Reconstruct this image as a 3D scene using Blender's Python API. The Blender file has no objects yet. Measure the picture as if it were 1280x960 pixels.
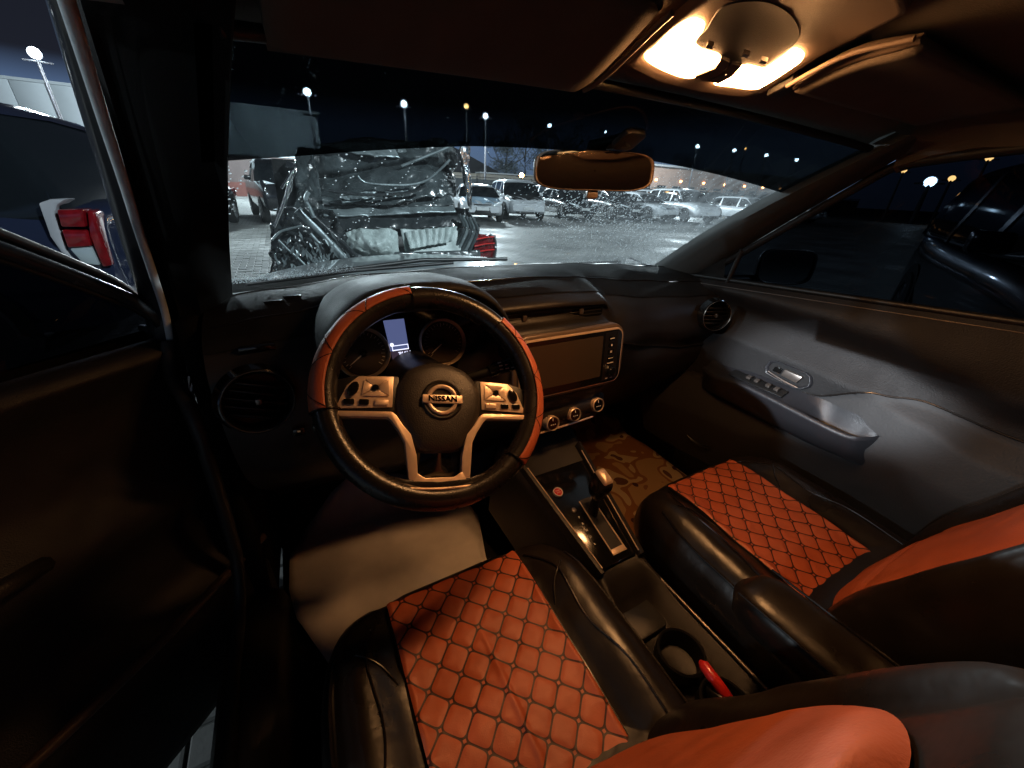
import bpy, bmesh, math, random
from mathutils import Vector, Matrix, noise
import numpy as np
random.seed(7)
PI = math.pi
sc = bpy.context.scene
COL = sc.collection

# ------------------------------------------------------------------ camera
CP = Vector((-.5494, -.5466, 1.2864))
YAW, PIT, ROL, FPX = math.radians(29.6), math.radians(26.72), math.radians(2.70), 484.0
r0 = Vector((math.cos(YAW), -math.sin(YAW), 0))
fw = Vector((math.sin(YAW)*math.cos(PIT), math.cos(YAW)*math.cos(PIT), -math.sin(PIT)))
u0 = r0.cross(fw)
Rv = r0*math.cos(ROL) + u0*math.sin(ROL)
Uv = -r0*math.sin(ROL) + u0*math.cos(ROL)
cam_d = bpy.data.cameras.new('camera')
cam_d.sensor_width = 36
cam_d.lens = 36*FPX/1280
cam_d.clip_start = .01
cam_d.clip_end = 2000
cam = bpy.data.objects.new('camera', cam_d)
COL.objects.link(cam)
M = Matrix((( Rv.x, Uv.x, -fw.x), (Rv.y, Uv.y, -fw.y), (Rv.z, Uv.z, -fw.z))).to_4x4()
M.translation = CP
cam.matrix_world = M
sc.camera = cam

# ------------------------------------------------------------------ render settings, world
sc.view_settings.view_transform = 'Standard'
sc.view_settings.look = 'None'
sc.view_settings.exposure = 0.0
sc.view_settings.gamma = 1.0
sc.render.engine = 'CYCLES'
cy = sc.cycles
cy.use_denoising = True
cy.max_bounces = 7
cy.diffuse_bounces = 3
cy.glossy_bounces = 3
cy.transmission_bounces = 4
cy.transparent_max_bounces = 16
cy.sample_clamp_indirect = 4
cy.caustics_reflective = False
cy.caustics_refractive = False
w = bpy.data.worlds.new('World')
sc.world = w
w.use_nodes = True
nt = w.node_tree
bg = nt.nodes['Background']
tc = nt.nodes.new('ShaderNodeTexCoord')
sx = nt.nodes.new('ShaderNodeSeparateXYZ')
cr = nt.nodes.new('ShaderNodeValToRGB')
nt.links.new(tc.outputs['Generated'], sx.inputs[0])
nt.links.new(sx.outputs['Z'], cr.inputs[0])
nt.links.new(cr.outputs[0], bg.inputs[0])
el = cr.color_ramp.elements
el[0].position = 0.0; el[0].color = (.085, .12, .19, 1)
el[1].position = 1.0; el[1].color = (.0015, .002, .004, 1)
e = el.new(.10); e.color = (.09, .15, .28, 1)
e = el.new(.15); e.color = (.012, .014, .022, 1)
bg.inputs[1].default_value = 1.0

# ------------------------------------------------------------------ lot lights (lamps of the place and one added mast)
def spot_light(name, loc, target, power, col, rad, cone, blend, parent=None):
    d = bpy.data.lights.new(name, 'SPOT')
    d.energy = power; d.color = col; d.shadow_soft_size = rad; d.spot_size = math.radians(cone); d.spot_blend = blend
    o = bpy.data.objects.new(name, d); COL.objects.link(o)
    o.rotation_euler = (Vector(target)-Vector(loc)).to_track_quat('-Z', 'Y').to_euler(); o.location = loc
    if parent: o.parent = parent; o.location = Vector(loc)-parent.location
    return o
def point_light(name, loc, power, col, rad, parent=None):
    d = bpy.data.lights.new(name, 'POINT')
    d.energy = power; d.color = col; d.shadow_soft_size = rad
    o = bpy.data.objects.new(name, d); COL.objects.link(o); o.location = loc
    if parent:
        o.parent = parent; o.location = Vector(loc) - parent.location
    return o
COOL = (.80, .93, 1.0)
FLOOD_BEHIND = (-9.5, -1.15, 4.25)
FLOOD_POWER = 8200
FRONT_POWER = 9500
DOME_STRENGTH = 122
LOT_POWER = 15500

# ------------------------------------------------------------------ helpers
def at(u, v, **k):
    """a pixel of the photograph carried out to a plane of the place"""
    d = Rv*((u-640)/FPX) + Uv*((480-v)/FPX) + fw
    for a, i in (('x', 0), ('y', 1), ('z', 2)):
        if a in k: t = (k[a]-CP[i])/d[i]
    return CP + d*t

def link(o, parent=None):
    COL.objects.link(o)
    if parent is not None: o.parent = parent
    return o

def thing(name, label, cat, loc=(0, 0, 0), rot=(0, 0, 0), group=None, kind=None):
    o = bpy.data.objects.new(name, None); COL.objects.link(o)
    o.empty_display_size = .1
    o.location = loc; o.rotation_euler = rot
    o['label'] = label; o['category'] = cat
    if group: o['group'] = group
    if kind: o['kind'] = kind
    return o

def tag(o, label=None, cat=None, group=None, kind=None):
    if label: o['label'] = label
    if cat: o['category'] = cat
    if group: o['group'] = group
    if kind: o['kind'] = kind
    return o

def root_of(p):
    while p.parent is not None: p = p.parent
    return p

def mesh(name, vs, fs, mat, parent=None, local=False, smooth=True, sharp=None, uv=None, mats=None, fmat=None):
    """one mesh object; vertices in place coordinates unless local"""
    off = Vector((0, 0, 0))
    if parent is not None and not local: off = Vector(root_of(parent).location)
    me = bpy.data.meshes.new(name)
    me.from_pydata([tuple(Vector(v)-off) for v in vs], [], fs)
    me.materials.append(mat)
    for m_ in (mats or []): me.materials.append(m_)
    if fmat:
        for p, i in zip(me.polygons, fmat): p.material_index = i
    if smooth: me.polygons.foreach_set('use_smooth', [True]*len(me.polygons))
    if uv:
        l = me.uv_layers.new(name='UVMap')
        for lp in me.loops: l.data[lp.index].uv = uv[lp.vertex_index]
    me.update()
    if smooth and sharp:
        try: me.set_sharp_from_angle(angle=math.radians(sharp))
        except Exception: pass
    o = bpy.data.objects.new(name, me)
    return link(o, parent)

def catmull(pts, n):
    """n points along a smooth curve through pts"""
    P = [Vector(p) for p in pts]
    if len(P) == 2: return [P[0].lerp(P[1], i/(n-1)) for i in range(n)]
    out = []
    m = len(P)-1
    for i in range(n):
        t = i/(n-1)*m; k = min(int(t), m-1); f = t-k
        p0 = P[max(k-1, 0)]; p1 = P[k]; p2 = P[k+1]; p3 = P[min(k+2, m)]
        out.append(.5*((2*p1)+(-p0+p2)*f+(2*p0-5*p1+4*p2-p3)*f*f+(-p0+3*p1-3*p2+p3)*f**3))
    return out

def resample(pts, n):
    d = [0]
    for a, b in zip(pts, pts[1:]): d.append(d[-1]+(Vector(b)-Vector(a)).length)
    out = []
    for i in range(n):
        t = d[-1]*i/(n-1); k = 0
        while k < len(d)-2 and d[k+1] < t: k += 1
        f = (t-d[k])/max(d[k+1]-d[k], 1e-9)
        out.append(Vector(pts[k]).lerp(Vector(pts[k+1]), min(f, 1)))
    return out

def skin(rows, closed_u=False, closed_v=False, cap=False):
    nr, nc = len(rows), len(rows[0])
    vs = [p for r in rows for p in r]
    fs = []
    for i in range(nr if closed_v else nr-1):
        for j in range(nc if closed_u else nc-1):
            a = i*nc+j; b = i*nc+(j+1) % nc
            c = ((i+1) % nr)*nc+(j+1) % nc; d = ((i+1) % nr)*nc+j
            fs.append((a, b, c, d))
    if cap:
        fs.append(tuple(range(nc))[::-1]); fs.append(tuple((nr-1)*nc+j for j in range(nc)))
    return vs, fs

def loft(name, rows, mat, parent=None, closed=False, cap=False, local=False, sharp=None, uv=None):
    vs, fs = skin(rows, closed_u=closed, cap=cap)
    return mesh(name, vs, fs, mat, parent, local, True, sharp, uv)

def tube_geo(pts, r, n=8, cap=True):
    P = [Vector(p) for p in pts]
    rows = []
    up = Vector((0, 0, 1))
    for i, p in enumerate(P):
        t = (P[min(i+1, len(P)-1)]-P[max(i-1, 0)]).normalized()
        a = t.cross(up)
        if a.length < 1e-3: a = t.cross(Vector((0, 1, 0)))
        a.normalize(); b = t.cross(a).normalized()
        rr = r[i] if isinstance(r, (list, tuple)) else r
        rows.append([p+(a*math.cos(2*PI*k/n)+b*math.sin(2*PI*k/n))*rr for k in range(n)])
    return skin(rows, closed_u=True, cap=cap)

def tube(name, pts, r, mat, parent=None, n=8, local=False, sm=0):
    if sm: pts = catmull(pts, sm)
    vs, fs = tube_geo(pts, r, n)
    return mesh(name, vs, fs, mat, parent, local, True, 50)

class Geo:
    """collects several shapes into ONE mesh"""
    def __init__(s): s.v = []; s.f = []
    def add(s, vs, fs):
        o = len(s.v); s.v += [Vector(v) for v in vs]; s.f += [tuple(i+o for i in f) for f in fs]; return s
    def box(s, c, d, rot=None):
        c = Vector(c); R = rot or Matrix.Identity(3)
        vs = [c+R@Vector((x*d[0]/2, y*d[1]/2, z*d[2]/2)) for x in (-1, 1) for y in (-1, 1) for z in (-1, 1)]
        return s.add(vs, [(0, 1, 3, 2), (4, 6, 7, 5), (0, 4, 5, 1), (2, 3, 7, 6), (0, 2, 6, 4), (1, 5, 7, 3)])
    def tube(s, pts, r, n=6): return s.add(*tube_geo(pts, r, n))
    def build(s, name, mat, parent=None, local=False, smooth=True, sharp=35, bevel=0, seg=2):
        o = mesh(name, s.v, s.f, mat, parent, local, smooth, sharp)
        if bevel: bev(o, bevel, seg)
        return o

def bev(o, wd, seg=2):
    bm = bmesh.new(); bm.from_mesh(o.data)
    es = [e for e in bm.edges if len(e.link_faces) == 2 and e.calc_face_angle(0) > math.radians(30)]
    bmesh.ops.bevel(bm, geom=es, offset=wd, segments=seg, profile=.5, affect='EDGES', clamp_overlap=True)
    bm.to_mesh(o.data); bm.free()
    o.data.polygons.foreach_set('use_smooth', [True]*len(o.data.polygons))
    try: o.data.set_sharp_from_angle(angle=math.radians(35))
    except Exception: pass
    return o

def prism(name, poly, h0, h1, mat, parent=None, fr=None, bevel=0, local=False, seg=2):
    """2D outline extruded from h0 to h1; fr maps (x,y,h) into 3D"""
    fr = fr or (lambda x, y, h: Vector((x, y, h)))
    n = len(poly)
    vs = [fr(x, y, h0) for x, y in poly]+[fr(x, y, h1) for x, y in poly]
    fs = [tuple(range(n))[::-1], tuple(range(n, 2*n))]+[(i, (i+1) % n, n+(i+1) % n, n+i) for i in range(n)]
    o = mesh(name, vs, fs, mat, parent, local, True, 35)
    bm = bmesh.new(); bm.from_mesh(o.data)
    bmesh.ops.recalc_face_normals(bm, faces=bm.faces); bm.to_mesh(o.data); bm.free()
    if bevel: bev(o, bevel, seg)
    return o

def rrect(w_, h_, r, n=5, cx=0, cy=0):
    out = []
    for qx, qy, a0 in ((1, 1, 0), (-1, 1, 90), (-1, -1, 180), (1, -1, 270)):
        for i in range(n+1):
            a = math.radians(a0+90*i/n)
            out.append((cx+qx*(w_/2-r)+r*math.cos(a), cy+qy*(h_/2-r)+r*math.sin(a)))
    return out

def circle(r, n=24, cx=0, cy=0):
    return [(cx+r*math.cos(2*PI*i/n), cy+r*math.sin(2*PI*i/n)) for i in range(n)]

def lathe(name, prof, mat, parent=None, fr=None, n=28, local=False):
    """prof: (radius, height) pairs turned about the height axis of fr"""
    fr = fr or (lambda x, y, h: Vector((x, y, h)))
    rows = [[fr(r*math.cos(2*PI*k/n), r*math.sin(2*PI*k/n), h) for k in range(n)] for r, h in prof]
    vs, fs = skin(rows, closed_u=True)
    o = mesh(name, vs, fs, mat, parent, local, True, 40)
    bm = bmesh.new(); bm.from_mesh(o.data)
    bmesh.ops.remove_doubles(bm, verts=bm.verts, dist=1e-5)
    bmesh.ops.recalc_face_normals(bm, faces=bm.faces); bm.to_mesh(o.data); bm.free()
    return o

def frame(c, n, up=(0, 0, 1)):
    c = Vector(c); n = Vector(n).normalized(); a = Vector(up).cross(n).normalized(); b = n.cross(a)
    return lambda x, y, h: c+a*x+b*y+n*h

_tm = {}
def text(name, body, size, mat, parent, fr, depth=.0006, local=False, bold=0):
    cu = bpy.data.curves.new('t', 'FONT'); cu.body = body; cu.size = size
    cu.align_x = 'CENTER'; cu.align_y = 'CENTER'; cu.extrude = depth; cu.offset = bold; cu.resolution_u = 3
    to = bpy.data.objects.new('t', cu); COL.objects.link(to)
    dg = bpy.context.evaluated_depsgraph_get()
    me = bpy.data.meshes.new_from_object(to.evaluated_get(dg))
    vs = [fr(v.co.x, v.co.y, v.co.z) for v in me.vertices]; fs = [tuple(p.vertices) for p in me.polygons]
    bpy.data.objects.remove(to); bpy.data.meshes.remove(me); bpy.data.curves.remove(cu)
    return mesh(name, vs, fs, mat, parent, local, False)

# ------------------------------------------------------------------ materials
def mat(name, col, rough=.5, metal=0., bump=0., bs=200., var=.0, vs=20., coat=0., spec=.5, rvar=0., emis=None, est=0., vor=False, dist=.002):
    m = bpy.data.materials.new(name); m.use_nodes = True
    t = m.node_tree; b = t.nodes['Principled BSDF']
    b.inputs['Base Color'].default_value = (*col, 1)
    b.inputs['Roughness'].default_value = rough
    b.inputs['Metallic'].default_value = metal
    b.inputs['Coat Weight'].default_value = coat
    b.inputs['Coat Roughness'].default_value = .06
    b.inputs['Specular IOR Level'].default_value = spec
    g = t.nodes.new('ShaderNodeNewGeometry')
    if var or rvar:
        n = t.nodes.new('ShaderNodeTexNoise'); n.inputs['Scale'].default_value = vs; n.inputs['Detail'].default_value = 5
        t.links.new(g.outputs['Position'], n.inputs['Vector'])
        if var:
            r = t.nodes.new('ShaderNodeMapRange')
            r.inputs['From Min'].default_value = .3; r.inputs['From Max'].default_value = .7
            r.inputs['To Min'].default_value = 1-var; r.inputs['To Max'].default_value = 1+var
            t.links.new(n.outputs['Fac'], r.inputs['Value'])
            mx = t.nodes.new('ShaderNodeVectorMath'); mx.operation = 'SCALE'
            mx.inputs[0].default_value = col
            t.links.new(r.outputs[0], mx.inputs['Scale'])
            t.links.new(mx.outputs[0], b.inputs['Base Color'])
        if rvar:
            r = t.nodes.new('ShaderNodeMapRange')
            r.inputs['From Min'].default_value = .3; r.inputs['From Max'].default_value = .7
            r.inputs['To Min'].default_value = max(rough-rvar, .02); r.inputs['To Max'].default_value = rough+rvar
            t.links.new(n.outputs['Fac'], r.inputs['Value']); t.links.new(r.outputs[0], b.inputs['Roughness'])
    if bump:
        if vor:
            n2 = t.nodes.new('ShaderNodeTexVoronoi'); n2.inputs['Scale'].default_value = bs; o_ = n2.outputs['Distance']
        else:
            n2 = t.nodes.new('ShaderNodeTexNoise'); n2.inputs['Scale'].default_value = bs; n2.inputs['Detail'].default_value = 3; o_ = n2.outputs['Fac']
        t.links.new(g.outputs['Position'], n2.inputs['Vector'])
        bp = t.nodes.new('ShaderNodeBump'); bp.inputs['Strength'].default_value = bump; bp.inputs['Distance'].default_value = dist
        t.links.new(o_, bp.inputs['Height']); t.links.new(bp.outputs[0], b.inputs['Normal'])
    if emis:
        b.inputs['Emission Color'].default_value = (*emis, 1); b.inputs['Emission Strength'].default_value = est
    return m

def glass(name, tint, refl=.06, rough=0.0):
    m = bpy.data.materials.new(name); m.use_nodes = True
    t = m.node_tree; t.nodes.clear()
    o = t.nodes.new('ShaderNodeOutputMaterial'); mx = t.nodes.new('ShaderNodeMixShader')
    tr = t.nodes.new('ShaderNodeBsdfTransparent'); gl = t.nodes.new('ShaderNodeBsdfGlossy'); fr = t.nodes.new('ShaderNodeFresnel')
    tr.inputs[0].default_value = (*tint, 1); gl.inputs['Roughness'].default_value = rough
    gl.inputs['Color'].default_value = (1, 1, 1, 1)
    fr.inputs['IOR'].default_value = 1.45
    mu = t.nodes.new('ShaderNodeMath'); mu.operation = 'MULTIPLY'; mu.inputs[1].default_value = refl/.035
    t.links.new(fr.outputs[0], mu.inputs[0]); t.links.new(mu.outputs[0], mx.inputs[0])
    t.links.new(tr.outputs[0], mx.inputs[1]); t.links.new(gl.outputs[0], mx.inputs[2]); t.links.new(mx.outputs[0], o.inputs[0])
    return m

PLAST = mat('dark_plastic', (.018, .016, .015), .48, bump=.25, bs=900, var=.12, vs=9, rvar=.08)
PLASTD = mat('black_plastic', (.008, .008, .008), .42, bump=.15, bs=900, rvar=.06, vs=12)
GLOSSB = mat('piano_black', (.006, .006, .006), .12, coat=.4, rvar=.03)
DASHL = mat('dash_leather', (.012, .0115, .011), .60, spec=.22, bump=.35, bs=650, vor=True, var=.25, vs=14, rvar=.08, dist=.001)
DASHD = mat('dash_upper', (.018, .016, .015), .44, bump=.3, bs=700, vor=True, var=.15, vs=6, rvar=.1, dist=.001)
LEATH = mat('black_leather', (.013, .010, .008), .33, bump=.3, bs=22, var=.25, vs=9, rvar=.08, dist=.006)
LEATHW = mat('wheel_leather', (.014, .012, .011), .27, bump=.2, bs=420, vor=True, rvar=.06, vs=30, dist=.0008)
ORANGE = mat('orange_leather', (.42, .098, .040), .48, bump=.25, bs=300, var=.10, vs=25, rvar=.06)
PIPE = mat('piping', (.012, .010, .009), .25)
SATIN = mat('satin_metal', (.82, .62, .46), .36, metal=.40, rvar=.05, vs=60, var=.06)
CHROME = mat('chrome', (.8, .8, .8), .12, metal=1.)
SATD = mat('dark_satin', (.22, .19, .17), .35, metal=.8, rvar=.06, vs=50)
HEADL = mat('headliner_cloth', (.105, .086, .070), .95, bump=.35, bs=520, var=.10, vs=22)
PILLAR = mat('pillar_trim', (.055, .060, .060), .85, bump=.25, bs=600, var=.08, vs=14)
PILLARD = mat('shaded_pillar_trim', (.005, .005, .005), .9, spec=.15, bump=.2, bs=600)  # darker copy of the pillar trim, with the driver side's shade in its colour
DOORU = mat('door_plastic', (.015, .0145, .015), .6, spec=.3, bump=.5, bs=380, vor=True, var=.12, vs=16, rvar=.07, dist=.0012)
DOORB = mat('door_mid', (.017, .0175, .020), .6, spec=.3, bump=.5, bs=420, vor=True, var=.14, vs=16, rvar=.07, dist=.0012)
DOORV = mat('door_vinyl', (.036, .036, .037), .6, spec=.3, bump=.35, bs=200, var=.08, vs=12)
POD = mat('armrest_plastic', (.022, .023, .027), .36, bump=.3, bs=700, rvar=.06)
CARPET = mat('carpet', (.010, .009, .008), .97, bump=.8, bs=500, var=.3, vs=60)
RUBBER = mat('rubber', (.012, .012, .013), .55, bump=.1, bs=200)
SEAL = mat('door_seal', (.68, .74, .76), .5, bump=.2, bs=500, var=.1, vs=60)
SILVER = mat('silver_paint', (.42, .46, .47), .32, metal=.35, coat=.8, bump=.1, bs=260, var=.12, vs=60)
BODYIN = mat('body_dark_inside', (.02, .022, .026), .35, coat=.4)
GLASSF = glass('windscreen_glass', (.90, .95, .95), .014)
TINTG = glass('tint_film_glass', (.016, .019, .021), .003)
SIDEG = glass('tinted_side_glass', (.013, .016, .021), .003)
DOORG = glass('dark_door_glass', (.02, .022, .028), .008)
MIRR = mat('mirror_glass', (.55, .50, .46), .03, metal=1.)
RED = mat('red_plastic', (.55, .02, .015), .3, coat=.5)
SCREEN = mat('screen_glass', (.055, .042, .032), .22, rvar=.04, vs=30)
WHITEP = mat('white_print', (.75, .72, .68), .5)
DISP = mat('display_lit', (.02, .02, .04), .3, emis=(.20, .25, .55), est=.42)
DISPD = mat('display_dim', (.03, .02, .03), .3, emis=(.10, .07, .12), est=.35)
DISPW = mat('display_marks', (.5, .5, .6), .3, emis=(.75, .78, 1), est=1.6)
LENS = mat('lamp_lens_lit', (1, .8, .6), .4, emis=(1., .47, .17), est=DOME_STRENGTH)

def quilt_mat():
    m = bpy.data.materials.new('quilted_orange_leather'); m.use_nodes = True
    t = m.node_tree; b = t.nodes['Principled BSDF']
    L = t.links.new
    def N(k, **kw):
        n = t.nodes.new(k)
        for a, v in kw.items(): setattr(n, a, v)
        return n
    def ma(op, a, b_=None, c=None):
        n = N('ShaderNodeMath', operation=op)
        for i, v in enumerate((a, b_, c)):
            if v is None: continue
            if hasattr(v, 'links'): L(v, n.inputs[i])
            else: n.inputs[i].default_value = v
        return n.outputs[0]
    uv = N('ShaderNodeUVMap'); s = N('ShaderNodeSeparateXYZ'); L(uv.outputs[0], s.inputs[0])
    # distance to the nearest cell border and corner, in cells
    def edge(o): return ma('ABSOLUTE', ma('SUBTRACT', ma('FRACT', o), .5))     # .5 at the border
    def edge2(o): return edge(o)
    ex = ma('SUBTRACT', .5, edge(s.outputs[0])); ey = ma('SUBTRACT', .5, edge(s.outputs[1]))
    dmin = ma('MINIMUM', ex, ey)
    dsum = ma('ADD', ex, ey)
    # rounded cells: a high-power norm; a small clear star is left at each crossing
    px_ = ma('POWER', edge2(s.outputs[0]), 5.0); py_ = ma('POWER', edge2(s.outputs[1]), 5.0)
    rad_ = ma('POWER', ma('ADD', px_, py_), .2)
    out_ = ma('GREATER_THAN', rad_, .462)
    star = ma('GREATER_THAN', dsum, .085)
    allm = ma('MULTIPLY', out_, star)
    g = N('ShaderNodeNewGeometry'); n1 = N('ShaderNodeTexNoise'); n1.inputs['Scale'].default_value = 9; n1.inputs['Detail'].default_value = 5
    L(g.outputs['Position'], n1.inputs['Vector'])
    r = N('ShaderNodeValToRGB'); L(n1.outputs['Fac'], r.inputs[0])
    r.color_ramp.elements[0].position = .3; r.color_ramp.elements[0].color = (.40, .084, .030, 1)
    r.color_ramp.elements[1].position = .72; r.color_ramp.elements[1].color = (.56, .130, .048, 1)
    mx = N('ShaderNodeMix', data_type='RGBA'); L(allm, mx.inputs['Factor']); L(r.outputs[0], mx.inputs['A']); mx.inputs['B'].default_value = (.040, .009, .005, 1)
    L(mx.outputs['Result'], b.inputs['Base Color'])
    b.inputs['Roughness'].default_value = .50
    n2 = N('ShaderNodeTexVoronoi'); n2.inputs['Scale'].default_value = 520; L(g.outputs['Position'], n2.inputs['Vector'])
    n3 = N('ShaderNodeTexNoise'); n3.inputs['Scale'].default_value = 28; L(g.outputs['Position'], n3.inputs['Vector'])
    h = ma('ADD', ma('MULTIPLY', n2.outputs['Distance'], .10), ma('MULTIPLY', n3.outputs['Fac'], 1.6))
    bp = N('ShaderNodeBump'); bp.inputs['Strength'].default_value = .5; bp.inputs['Distance'].default_value = .003
    L(h, bp.inputs['Height']); L(bp.outputs[0], b.inputs['Normal'])
    return m
QUILT = quilt_mat()

# ================================================================== THE CAR ROUND THE CAMERA
car = thing('car_body', 'silver crossover seen from its own driver seat: windscreen, roof lining, pillars and bonnet', 'car', (0, 0, .25))

def ws(x, f, off=0.):
    """the windscreen surface: x at its foot, f from foot (0) to header (1)"""
    s = x/.69
    a = Vector((x, .70-.13*s*s, 1.04)); b = Vector((x*.56/.69, 0.0-.06*s*s, 1.43-.03*s*s))
    p = a.lerp(b, f)+Vector((0, 0, .02*math.sin(PI*f)))
    if off: p = p+Vector((0, .49, .87))*off
    return p

def ws_at(u, v):
    """windscreen point seen at a pixel, as (x, f)"""
    d = Rv*((u-640)/FPX) + Uv*((480-v)/FPX) + fw
    x, f, t = 0., .5, 1.
    for it in range(12):
        p = ws(x, f); e0 = p-(CP+d*t)
        jx = (ws(x+1e-4, f)-p)/1e-4; jf = (ws(x, f+1e-4)-p)/1e-4
        A = np.array([[jx[i], jf[i], -d[i]] for i in range(3)])
        try: s = np.linalg.solve(A, -np.array(e0))
        except Exception: return None
        x += max(-.4, min(.4, s[0])); f += max(-.5, min(.5, s[1])); t += s[2]
    return x, f

def strip_f(x): return .785-.07*(x/.69)**2 - (.02 if x < -.3 else 0)*min(1, (-x-.3)/.3)
rows = [[ws(-.72+1.44*i/48, j/24*1.02-.02) for i in range(49)] for j in range(25)]
wsc = loft('windscreen', rows, GLASSF, car)
rows = [[ws(x, strip_f(x)+(1.0-strip_f(x))*j/10, -.004) for x in [-.72+1.44*i/48 for i in range(49)]] for j in range(11)]
loft('tint_film', rows, TINTG, wsc)
# frame of the screen at the header
tube('header_seal', [ws(-.70+1.40*i/30, 1.0, -.006) for i in range(31)], .007, PLASTD, car)

# ---- roof lining
def ceil_z(x, y):
    t = max(0, min(1, (-y)/.2)); z = 1.435+.055*t*t*(3-2*t)
    z -= .035*max(0, -y-.9)**2
    return z-.03*(abs(x)/.56)**2.5
rows = []
for j in range(46):
    q = j/45
    y0 = .012-1.95*q**1.25
    row = []
    for i in range(41):
        x = -.585+1.17*i/40
        yy = y0-.06*(x/.585)**2*(1-q)
        row.append(Vector((x, yy, ceil_z(x, yy)-(.006 if j == 0 else 0))))
    rows.append(row)
lip = [p+Vector((0, .006, .012)) for p in rows[0]]
loft('roof_lining', [lip]+rows, HEADL, car)
# side rails of the roof, cloth covered
for s in (-1, 1):
    ys = [-.20-1.6*i/30 for i in range(31)]
    if s > 0: ys = [-.09-1.7*i/30 for i in range(31)]
    rws = []
    for y in ys:
        z0 = ceil_z(.56, y)
        dz = .05*max(0, -y-.8)
        rws.append([Vector((s*.555, y, z0+.002)), Vector((s*.585, y, z0-.005)), Vector((s*.615, y, z0-.025-dz*.3)), Vector((s*.638, y, z0-.052-dz)),
                    Vector((s*.640, y, z0-.066-dz)), Vector((s*.665, y, z0-.075-dz)), Vector((s*.70, y, z0-.05-dz)), Vector((s*.72, y, z0+.03))])
    loft('roof_rail_trim', rws, HEADL, car, sharp=50)
# outer roof skin (keeps the lot's light out)
rws = [[Vector((x, .03-2.3*j/20-.05*(x/.6)**2, 1.50+.03*math.sin(PI*j/20)-.03*(x/.6)**2-(.06*(1-j/2) if j < 2 else 0)-.25*max(0, j-14)/6)) for x in [-.70+1.4*i/16 for i in range(17)]] for j in range(21)]
loft('roof_skin', rws, SILVER, car)

# ---- passenger A pillar trim: broad grey face from the dash up to the roof
def ppil(f):
    a = ws(.705, f)+Vector((-.012, -.01, -.01))
    b = Vector((.735, .375, 1.035)).lerp(Vector((.635, -.085, 1.372)), min(f, 1.05))+Vector((.012*math.sin(PI*min(f, 1)), 0, .012*math.sin(PI*min(f, 1))))
    m1 = a.lerp(b, .3)+Vector((-.024, -.020, .004)); m2 = a.lerp(b, .72)+Vector((-.022, -.018, .008))
    return [a+Vector((.03, .03, .01)), a, a.lerp(m1, .5)+Vector((-.008, -.004, 0)), m1, m1.lerp(m2, .5)+Vector((-.004, -.003, 0)), m2, b+Vector((-.006, .0, .0)), b+Vector((.008, .004, .0)), b+Vector((.05, .03, .0))]
loft('front_pillar', [ppil(-.08+1.16*i/24) for i in range(25)], PILLAR, car, sharp=60)
# driver side pillar: trim darkened for its shade, wide because it is close
SEAL_PX = [(58, -70, -.10), (80, 0, .0), (105, 80, .075), (130, 160, .15), (151, 225, .215), (171, 290, .28), (189, 345, .335), (203, 390, .375), (210, 425, .375)]
def pil(du, dy, dv=0): return [at(u+du, v+dv, y=y+dy) for u, v, y in SEAL_PX]
PB = catmull(pil(20, .012)[::-1], 101)
def dpil(f):
    a = ws(-.705, f)+Vector((.012, -.01, -.01))
    b = PB[int(max(0, min(1, (f+.1)/1.2))*100)].copy()
    m1 = a.lerp(b, .3)+Vector((.022, -.02, .004)); m2 = a.lerp(b, .8)+Vector((.02, -.03, .0))
    return [a+Vector((-.03, .03, .01)), a, a.lerp(m1, .5)+Vector((.008, -.004, 0)), m1, m1.lerp(m2, .5)+Vector((.004, -.006, 0)), m2, b+Vector((.006, .004, .0)), b, b+Vector((.0, .05, .0))]
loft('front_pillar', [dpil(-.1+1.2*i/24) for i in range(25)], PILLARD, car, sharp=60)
# outer painted pillar of the driver side with its drip edge
loft('pillar_inner_web', [catmull(pil(du, dy), 30) for du, dy in ((5, .03), (16, .045), (30, .06))], PILLARD, car)
loft('pillar_outer_panel', [catmull(pil(du, dy), 30) for du, dy in ((-24, .075), (-17, .045), (-13, .042), (0, .03), (7, .04))], BODYIN, car, sharp=50)
pts = catmull(pil(3, 0), 60)
rad = [.0060]*60
vs, fs = tube_geo(pts, rad, 10)
mesh('door_seal_upper', vs, fs, SEAL, car, False, True)
sp = [at(212, 428, y=.37), at(216, 470, y=.335), (-.762, .262, .90), (-.762, .25, .78), (-.775, .27, .62), (-.785, .275, .50), (-.80, .23, .40), (-.81, .10, .365), (-.81, -.08, .36), (-.81, -.5, .36), (-.80, -.72, .40), (-.76, -.78, .6), (-.74, -.74, 1.0), (-.69, -.66, 1.42)]
tube('door_seal_lower', catmull(sp, 90), .013, RUBBER, car, n=10)
# hinge pillar side, sill, floor, firewall
def panel(name, quad, mt, parent, nx=2, ny=2):
    q = [Vector(p) for p in quad]
    rws = [[q[0].lerp(q[1], i/nx).lerp(q[3].lerp(q[2], i/nx), j/ny) for i in range(nx+1)] for j in range(ny+1)]
    return loft(name, rws, mt, parent)
def thick(o, t=.006):
    m = o.modifiers.new('s', 'SOLIDIFY'); m.thickness = t; m.offset = 0; return o
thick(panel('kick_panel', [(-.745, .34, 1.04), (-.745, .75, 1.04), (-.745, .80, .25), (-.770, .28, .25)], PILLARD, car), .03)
thick(panel('kick_panel', [(.742, .34, 1.0), (.742, .75, 1.04), (.742, .80, .25), (.742, .28, .25)], PLASTD, car), .03)
thick(panel('fire_wall', [(-.74, .80, .25), (.74, .80, .25), (.74, .80, 1.02), (-.74, .80, 1.02)], CARPET, car), .02)
thick(panel('toe_board', [(-.74, .52, .255), (.74, .52, .255), (.74, .79, .50), (-.74, .79, .50)], CARPET, car, 10, 4), .01)
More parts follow.
